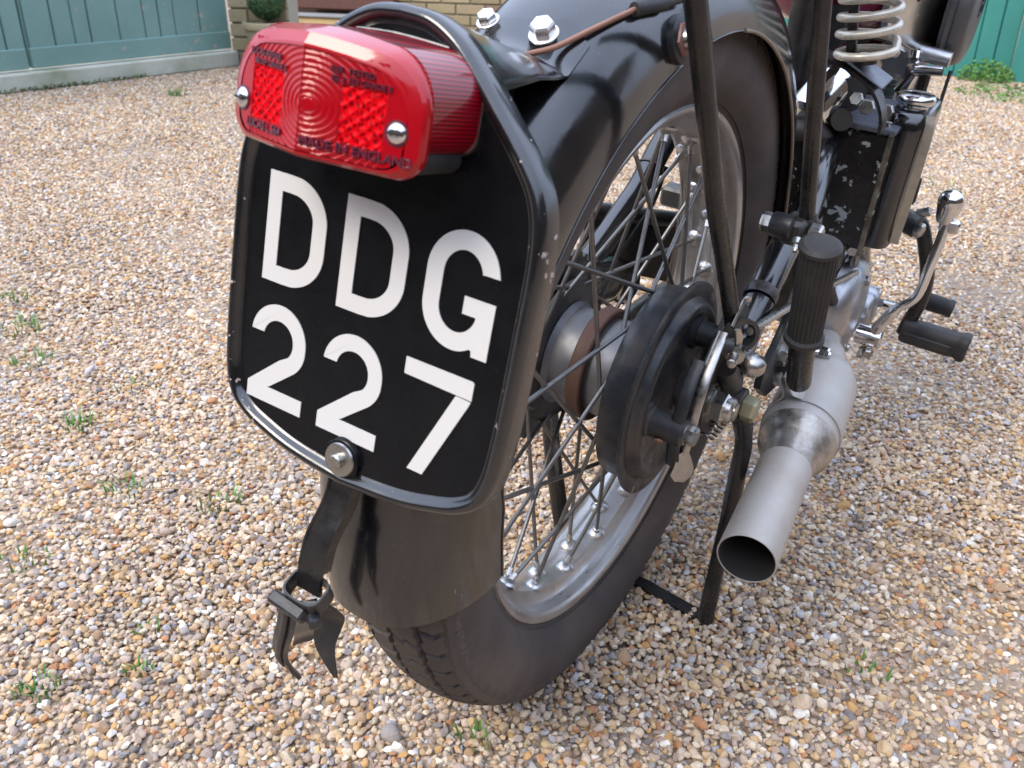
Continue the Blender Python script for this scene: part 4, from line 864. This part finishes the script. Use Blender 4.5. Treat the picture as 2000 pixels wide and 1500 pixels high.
# points: jittered grids, denser near the camera
rs = np.random.RandomState(3); CX, CY = .34721, -.71792
yaw = math.atan2(FW.x, FW.y)
def layer(sp, r0, r1, zlo, zhi, smin, smax, half_ang):
    xs_ = np.arange(-r1, r1, sp); gx, gy = np.meshgrid(xs_, xs_); x = gx.ravel(); y = gy.ravel()
    x = x+rs.uniform(-.5, .5, x.size)*sp+CX; y = y+rs.uniform(-.5, .5, y.size)*sp+CY
    r = np.hypot(x-CX, y-CY); a = np.arctan2(x-CX, y-CY)-yaw; a = (a+PI) % (2*PI)-PI
    k = (r >= r0) & (r < r1) & ((np.abs(a) < half_ang) | (r < 1.3))
    x, y = x[k], y[k]; n = x.size
    s = smin+(smax-smin)*rs.beta(1.6, 3.6, n)
    z = rs.uniform(zlo, zhi, n)+.003*(np.sin(x*9+y*4)*np.cos(y*7-x*3))
    return x, y, z, s
Ls = [layer(.0069, 0, 1.9, -.002, .0015, .0034, .0070, .90), layer(.0080, 0, 1.9, .001, .0048, .0028, .0090, .90),
      layer(.0080, 1.9, 3.4, -.001, .0045, .0038, .0084, .70), layer(.0118, 3.4, 7.2, -.001, .0045, .0058, .0098, .65)]
# a few big pale flints
n_ = 300; rr_ = rs.uniform(.4, 4.5, n_)**1.0; aa = yaw+rs.uniform(-.8, .8, n_)
Ls.append((CX+rr_*np.sin(aa), CY+rr_*np.cos(aa), rs.uniform(.003, .008, n_), rs.uniform(.009, .0135, n_)))
X, Y, Z, Sc = [np.concatenate([l[i] for l in Ls]) for i in range(4)]
for cx_, cy_, sx_, sy_, hh_ in ((-.025, 0, .085, .13, .011), (.111, .074, .03, .03, .006)):
    d2_ = ((X-cx_)/sx_)**2+((Y-cy_)/sy_)**2; Z = Z+hh_*np.exp(-d2_)
keep = ~((X < -3.93+.085*(Y-1.65)) & (Y > 1.2)) & (Y < 5.1)
X, Y, Z, Sc = X[keep], Y[keep], Z[keep], Sc[keep]; npt = X.size
pm = bpy.data.meshes.new("gravel"); pm.vertices.add(npt); pm.vertices.foreach_set("co", np.stack([X, Y, Z], 1).astype(np.float32).ravel())
def attr(name, typ, arr, key):
    a = pm.attributes.new(name, typ, 'POINT'); a.data.foreach_set(key, arr)
big_ = np.array([noise.noise(V((x_*1.7, y_*1.7, 5)))+.5*noise.noise(V((x_*5.1, y_*5.1, 9))) for x_, y_ in zip(X, Y)])
Z = Z-.001*(big_ > .35); Sc = Sc*1.0
pm.vertices.foreach_set('co', np.stack([X, Y, Z], 1).astype(np.float32).ravel())
attr('size', 'FLOAT', Sc.astype(np.float32), 'value'); attr('tint', 'FLOAT', rs.uniform(0, 1, npt).astype(np.float32), 'value')
attr('val', 'FLOAT', (rs.normal(.98, .11, npt)*(1-.10*np.clip(big_, -1, 1))).clip(.5, 1.4).astype(np.float32), 'value'); attr('kindno', 'INT', rs.randint(0, 16, npt).astype(np.int32), 'value')
rot = np.stack([rs.normal(0, .38, npt), rs.normal(0, .38, npt), rs.uniform(0, 2*PI, npt)], 1).astype(np.float32); attr('spin', 'FLOAT_VECTOR', rot.ravel(), 'vector')
gravel = link("gravel", pm); tag(gravel, "loose tan and grey pea shingle covering the driveway", "gravel", kind="stuff")
ng = bpy.data.node_groups.new("scatter_pebbles", 'GeometryNodeTree')
ng.interface.new_socket("Geometry", in_out='INPUT', socket_type='NodeSocketGeometry'); ng.interface.new_socket("Geometry", in_out='OUTPUT', socket_type='NodeSocketGeometry')
gi = ng.nodes.new("NodeGroupInput"); go = ng.nodes.new("NodeGroupOutput"); mp_ = ng.nodes.new("GeometryNodeMeshToPoints"); ip = ng.nodes.new("GeometryNodeInstanceOnPoints"); ci = ng.nodes.new("GeometryNodeCollectionInfo")
ci.inputs['Collection'].default_value = protos; ci.inputs['Separate Children'].default_value = True; ci.inputs['Reset Children'].default_value = True
def na(name, t):
    n = ng.nodes.new("GeometryNodeInputNamedAttribute"); n.data_type = t; n.inputs['Name'].default_value = name; return n.outputs['Attribute']
ip.inputs['Pick Instance'].default_value = True
ng.links.new(gi.outputs[0], mp_.inputs['Mesh']); ng.links.new(mp_.outputs[0], ip.inputs['Points']); ng.links.new(ci.outputs[0], ip.inputs['Instance'])
ng.links.new(na('kindno', 'INT'), ip.inputs['Instance Index']); ng.links.new(na('size', 'FLOAT'), ip.inputs['Scale'])
e2r = ng.nodes.new("FunctionNodeEulerToRotation"); ng.links.new(na('spin', 'FLOAT_VECTOR'), e2r.inputs[0]); ng.links.new(e2r.outputs[0], ip.inputs['Rotation'])
ng.links.new(ip.outputs[0], go.inputs[0])
md = gravel.modifiers.new("scatter", 'NODES'); md.node_group = ng

wire_stalk = surf("dry_stalk_straw", (.34, .25, .15), .8)
# grass tufts
def tuft(name, x, y, n, rad, hgt, label, group="grass tufts growing through the gravel", cat="grass tuft", lean=.8, z0=.004, w=.0016):
    b = B(); r3 = random.Random(int(x*1000)+int(y*777))
    for k in range(n):
        a = r3.uniform(0, 2*PI); rr = rad*math.sqrt(r3.random()); p = V((rr*math.cos(a), rr*math.sin(a), z0)); a2 = a+r3.gauss(0, .7); L = hgt*r3.uniform(.45, 1.1); ln = r3.uniform(.25, 1)*lean
        d = V((math.cos(a2), math.sin(a2), 0)); sd_ = V((-d.y, d.x, 0)); ps = []
        for i in range(4):
            t = i/3; c = p+d*L*ln*t*t+V((0, 0, L*(t-.35*ln*t*t))); ww = w*(1-t)**.7+.0001; ps.append((c-sd_*ww, c+sd_*ww))
        vs = [q for pr in ps for q in pr]; b.add(vs, [(0, 1, 3, 2), (2, 3, 5, 4), (4, 5, 7, 6)])
    o = link(name, b.mesh(name, grassm, 60)); o.location = (x, y, 0); tag(o, label, cat, group); return o
tufts = [(-1.318, .124, 34, .045, .03, "bright grass tuft at the left edge of the photo, level with the plate's lower digits"),
 (-1.162, .057, 26, .035, .022, "small grass tuft just below the bright one at the left edge"),
 (-1.482, .207, 34, .04, .02, "faint grass tuft furthest up the left edge, above the bright one"),
 (-.925, .100, 22, .035, .02, "low grass tuft in the gravel left of the first digit two"),
 (-.882, -.041, 30, .022, .03, "narrow grass tuft between the left edge and the plate's lower left corner"),
 (-.665, -.113, 26, .03, .024, "thin grass tuft left of the plate's bottom edge with a dry stalk beside it"),
 (-.535, -.064, 26, .030, .022, "green grass tuft in the gravel beside the strap under the plate"),
 (-.427, -.397, 34, .022, .018, "dense little grass tuft near the bottom left corner of the photo"),
 (-.360, -.327, 14, .016, .018, "few grass blades right of the dense tuft at bottom left"),
 (-.632, -.288, 18, .034, .018, "flattened grass tuft at the lower left edge of the photo"),
 (-.406, -.279, 12, .014, .014, "few grass blades left of the curved claw of the strap clip"),
 (-.014, -.205, 14, .018, .020, "grass tuft at the bottom edge of the photo below the tyre"),
 (.284, .101, 14, .022, .016, "sparse grass blades below the exhaust tailpipe"),
 (-3.298, 2.105, 60, .045, .05, "small weed standing alone in the gravel near the old green doors"),
 (-.025, 2.409, 60, .11, .02, "long flat patch of grass in the gravel beyond the kick start")]
for t in tufts: tuft("grass_tuft", *t[:5], t[5])
for x, y, a, L_, lb in ((-.60, -.080, .5, .09, "thin dry brown stalk lying left of the strap under the plate"), (-.53, -.235, -1.1, .05, "short dry stalk lying at lower left between two grass tufts"), (.30, .40, .2, .06, "dry stalk lying on the gravel right of the silencer"), (.02, 1.45, 1.2, .12, "reddish dry twig lying on the gravel beyond the kick start")):
    d = V((math.cos(a), math.sin(a), 0)); o = link("dry_stalk", B().tube(cr([(-d*L_/2)+V((0, 0, .010)), V((.002, .003, .014)), d*L_/2+V((0, 0, .009))], 5), .0011, 6).mesh("dry_stalk", wire_stalk, 60)); o.location = (x, y, 0); tag(o, lb, "twig")
# weed at the teal door, leafy
def leafy(name, x, y, rad, hgt, n, label, cat, mat=grassm):
    b = B(); r3 = random.Random(int(x*999)+5)
    for k in range(n):
        a = r3.uniform(0, 2*PI); rr = rad*r3.random()**.5; z = hgt*r3.random()*(1-(rr/rad)**2*.6); c = V((rr*math.cos(a), rr*math.sin(a), z)); s = r3.uniform(.008, .016)
        d1 = V((r3.gauss(0, 1), r3.gauss(0, 1), r3.gauss(0, .6))).normalized(); d2 = d1.cross(V((r3.gauss(0, 1), r3.gauss(0, 1), r3.gauss(0, 1)))).normalized()
        b.add([c-d1*s, c+d2*s*.5, c+d1*s, c-d2*s*.5], [(0, 1, 2, 3)])
    o = link(name, b.mesh(name, mat, None)); o.location = (x, y, 0); tag(o, label, cat); return o
leafy("weed", -.25, 5.03, .14, .12, 700, "leafy green weed growing against the foot of the teal door", "weed")
leafy("weed", -.62, 5.05, .12, .05, 260, "low weed at the foot of the teal door left of the tall one", "weed")
leafy("weed", -.05, 4.62, .30, .03, 500, "flat weedy patch in the gravel in front of the teal door", "weed")
b = B(); r3 = random.Random(44)
for k in range(900):
    t = r3.uniform(-1.2, .75); yv = 1.65+t; xv = -3.955+.0845*t+abs(r3.gauss(0, .03)); s = r3.uniform(.006, .013); c = V((xv, yv, r3.uniform(.002, .022)))
    d1 = V((r3.gauss(0, 1), r3.gauss(0, 1), r3.gauss(0, 1))).normalized(); d2 = d1.cross(V((0, .3, 1))).normalized(); b.add([c-d1*s, c+d2*s*.4, c+d1*s, c-d2*s*.4], [(0, 1, 2, 3)])
o = link("moss", b.mesh("moss", moss, None)); tag(o, "moss and fine grass along the foot of the concrete kerb", "moss", kind="stuff")

# ============================================================ LEFT GREEN DOORS on a concrete sill
KP = V((-3.964, 1.651, 0)); KE = V((.0843, .9964, 0)); KN = V((.9964, -.0843, 0))
KM = Matrix((KE, V((0, 0, 1)), KN)).transposed().to_4x4(); KM.translation = KP          # (along, up, out)
b = B(); b.box(KM @ Matrix.Translation((-.35, .040, -.10)), 3.4, .084, .20, .008)
kerb = link("concrete_sill", b.mesh("concrete_sill", conc, 30)); tag(kerb, "low mossy concrete sill under the faded green doors", "sill")
def door(s0, s1, label, seams):
    r = bpy.data.objects.new("garage_door", None); C.objects.link(r); Md = KM @ Matrix.Translation((s0, .088, -.045)); r.matrix_world = Md; tag(r, label, "door", "faded green garage doors")
    e = [0]+[s-s0 for s in seams if s0 < s < s1]+[s1-s0]
    for a, c in zip(e[:-1], e[1:]):
        pb_ = B(); pb_.box(Matrix.Translation(((a+c)/2, 1.0+.004, -.012+rnd.uniform(-.0025, .0025))), c-a-.005, 2.0, .022, .004)
        link("plank", pb_.mesh("plank", door_m, 30), r)
    link("added_backing", B().box(Matrix.Translation(((s1-s0)/2, 1.0, -.035)), s1-s0-.01, 1.98, .012).mesh("added_backing", soot_and_shade, None), r)  # dark board added so no light shows through the plank gaps
    link("bottom_rail", B().box(Matrix.Translation(((s1-s0)/2, .050, .004)), s1-s0-.01, .092, .012, .004).mesh("bottom_rail", door_m, 30), r)
    return r
se = [.205, .336, .436, .522, .676, .821, .91, 1.0, 1.155]
door(.192, 1.338, "faded green plank door with flaking paint, right leaf next to the brick pier", se)
door(-1.30, .186, "faded green plank door leaf at the far left edge of the photo", [-1.15, -1.0, -.86, -.7, -.56, -.42, -.27, -.12, .0, .10])
# ============================================================ BRICK PIER
def brickwork(root, M, w, h, courses, bl=.215, bh=.065, gp_=.010, dep=.10, x0=0):
    me = B().box(Matrix(), bl, bh, dep, .004).mesh("brick", brick_m, 30); mh = B().box(Matrix(), (bl-gp_)/2, bh, dep, .004).mesh("brick", brick_m, 30)
    for c in range(courses):
        y = (bh+gp_)*(c+.5); x = x0; half_ = c % 2 == 1
        if half_:
            o = link("brick", mh, root, M @ Matrix.Translation((x+(bl-gp_)/4, y, rnd.uniform(-.002, .003)))); x += (bl-gp_)/2+gp_
        while x < w-.06:
            if x+bl <= w+.02: o = link("brick", me, root, M @ Matrix.Translation((x+bl/2, y, rnd.uniform(-.002, .003)))); x += bl+gp_
            else: o = link("brick", mh, root, M @ Matrix.Translation((x+(bl-gp_)/4, y, rnd.uniform(-.002, .003)))); x += (bl+gp_)/2
PE = V((.865, .50, 0)).normalized(); PN = V((PE.y, -PE.x, 0)); PMx = Matrix((PE, V((0, 0, 1)), PN)).transposed().to_4x4(); PMx.translation = V((-3.895, 2.995, 0))
pier = bpy.data.objects.new("brick_pier", None); C.objects.link(pier); pier.matrix_world = PMx; tag(pier, "buff brick pier between the faded green door and the porch, behind the potted ball shrub", "pier")
link("mortar", B().box(Matrix.Translation((.17, 1.05, -.12)), .325, 2.1, .21).mesh("mortar", mortar, None), pier)
brickwork(pier, Matrix.Translation((0, 0, -.046)), .34, 2.1, 28)
# ============================================================ PLANT POT WITH BALL SHRUB
px_, py_ = -3.63, 3.03
pot = bpy.data.objects.new("plant_pot", None); C.objects.link(pot); pot.location = (px_, py_, 0); tag(pot, "round stone coloured pot with a rolled rim in front of the brick pier", "plant pot")
link("pot_body", B().lathe([(0, .085), (.0, .09), (.16, .118), (.205, .122), (.210, .136), (.232, .141), (.245, .136), (.245, .122), (.225, .116), (.225, 0)], Matrix(), 40).mesh("pot_body", pot_m, 40), pot)
link("soil", B().lathe([(.225, .116), (.232, .06), (.233, 0)], Matrix(), 24).mesh("soil", soil, None), pot)
topi = bpy.data.objects.new("ball_shrub", None); C.objects.link(topi); topi.location = (px_, py_, .232); tag(topi, "clipped dark green ball shrub growing in the stone pot", "shrub")
link("stem", B().tube([(0, 0, -.02), (.004, 0, .03), (0, 0, .08)], .008, 8).mesh("stem", bark, 60), topi)
b = B(); r3 = random.Random(9)
for k in range(5200):
    d = V((r3.gauss(0, 1), r3.gauss(0, 1), r3.gauss(0, 1))).normalized(); rr = .104*(1-abs(r3.gauss(0, .05)))*(1+.05*noise.noise(d*3)); c = d*rr+V((0, 0, .125)); s = r3.uniform(.004, .008)
    d1 = (d.cross(V((r3.gauss(0, 1), r3.gauss(0, 1), r3.gauss(0, 1))))+d*r3.gauss(0, .5)).normalized(); d2 = d1.cross(d+V((r3.gauss(0, .4),)*3)).normalized()
    b.add([c-d1*s, c+d2*s*.55, c+d1*s, c-d2*s*.55], [(0, 1, 2, 3)])
link("crown", b.mesh("crown", leafm, None), topi)
link("twigs", B().lathe([(-.085, 0), (-.06, .055), (0, .085), (.06, .055), (.085, 0)], Matrix.Translation((0, 0, .125)), 16).mesh("twigs", bark, 60), topi)
# ============================================================ PORCH AND HOUSE WALL
HE = V((.955, .296, 0)).normalized(); HN = V((HE.y, -HE.x, 0)); HM = Matrix((HE, V((0, 0, 1)), HN)).transposed().to_4x4(); HM.translation = V((-4.75, 4.18, 0))
lw = bpy.data.objects.new("porch_wall", None); C.objects.link(lw); lw.matrix_world = HM; tag(lw, "low cream rendered porch wall with grey coping right of the potted shrub", "wall")
link("wall", B().box(Matrix.Translation((.42, .072, -.08)), 1.1, .144, .16, .006).mesh("wall", yellow_w, 30), lw)
link("coping", B().box(Matrix.Translation((.42, .152, -.08)), 1.14, .014, .19, .004).mesh("coping", grey_w, 30), lw)
house = bpy.data.objects.new("house_wall", None); C.objects.link(house); HM2 = HM @ Matrix.Translation((0, 0, -.55)); house.matrix_world = HM2; tag(house, "buff brick house wall with a dark porch opening seen above the tail lamp", "house")
link("mortar", B().box(Matrix.Translation((2.0, 1.3, -.12)), 2.6, 2.6, .21).mesh("mortar", mortar, None), house)
brickwork(house, Matrix.Translation((.70, 0, -.046)), 2.5, 2.1, 11)
link("upper_brickwork", B().box(Matrix.Translation((2.0, 1.72, -.05)), 2.6, 1.75, .10).mesh("upper_brickwork", brick_m, None), house)
link("porch_shade_block", B().box(Matrix.Translation((.25, 1.1, -.45)), 1.0, 2.2, .5).mesh("porch_shade_block", porch_shade, None), house)  # solid block coloured dark for the shade inside the porch
link("red_step", B().box(Matrix.Translation((.30, .21, -.04)), .80, .10, .25, .01).mesh("red_step", surf("red_brick_step", (.14, .06, .045), .8, dirt=(.08, .05, .04), dirt_amt=.6), 30), house)
# ============================================================ TEAL DOORS (right)
def teal(x0, x1, label, mat, step, y=5.15):
    r = bpy.data.objects.new("shed_door", None); C.objects.link(r); r.location = (x0, y, 0); tag(r, label, "door", "teal green shed doors")
    x = 0; link("added_backing", B().box(Matrix.Translation(((x1-x0)/2, .022, 1.0)), x1-x0-.01, .012, 1.98).mesh("added_backing", door_dark, None), r)  # dark sheet added behind the planks to keep light out of the seams
    while x < x1-x0-.02:
        link("plank", B().box(Matrix.Translation((x+step/2, 0+rnd.uniform(-.002, .002), 1.0)), step-.004, .022, 2.0, .004).mesh("plank", mat, 30), r); x += step
    return r
teal(-1.95, -.145, "wide teal green plank door behind the motorcycle's right side", door_m2, .0950)
teal(-.045, 1.50, "darker green plank door right of the post at the photo's right edge", door_dark, .1100, 5.24)
post = link("door_post", B().box(Matrix.Translation((0, 0, 1.05)), .085, .10, 2.1, .006).mesh("door_post", door_m2, 30)); post.location = (-.096, 5.13, 0); tag(post, "teal door post at the right edge between two plank doors", "post")

# ============================================================ HEDGES outside the frame, seen in reflections; the rear one added to darken them
def hedge(x0, y0, x1, y1, hh, label, n):
    r3 = random.Random(int(x0*7+y0*3)); b = B(); L_ = math.hypot(x1-x0, y1-y0); e = V(((x1-x0)/L_, (y1-y0)/L_, 0)); nn = V((-e.y, e.x, 0))
    for k in range(n):
        t = r3.uniform(0, L_); hgt_ = hh+.45*noise.noise(V((t*.6, 1, x0)))+.25*noise.noise(V((t*2.1, 2, y0))); z = hgt_*(1-r3.random()**1.6); o_ = .45*noise.noise(V((t*1.3, z*1.3, 0)))+r3.gauss(0, .06); s_ = r3.uniform(.03, .07)
        c = e*t+nn*o_+V((0, 0, z)); d1 = (e*r3.gauss(0, 1)+nn*r3.gauss(0, .6)+V((0, 0, r3.gauss(0, 1)))).normalized(); d2 = d1.cross(nn+e*r3.gauss(0, .4)+V((0, 0, r3.gauss(0, .4)))).normalized()
        b.add([c-d1*s_, c+d2*s_*.55, c+d1*s_, c-d2*s_*.55], [(0, 1, 2, 3)])
    hg = bpy.data.objects.new("hedge", None); C.objects.link(hg); hg.location = (x0, y0, 0); tag(hg, label, "hedge")
    link("foliage", b.mesh("foliage", leafm, None), hg)
    Mh = Matrix((e, nn, V((0, 0, 1)))).transposed().to_4x4(); Mh.translation = e*L_/2+nn*.0+V((0, 0, hh/2-.15))
    link("branches", B().box(Mh, L_, .5, hh-.3).mesh("branches", bark, None), hg)
hedge(-8, -4.6, 8, -4.9, 3.0, "unseen dark green hedge added behind the camera to darken reflections", 13000)
hedge(5.2, -4.5, 5.6, 5.0, 3.2, "tall dark green hedge along the right side of the drive beyond the frame", 10000)
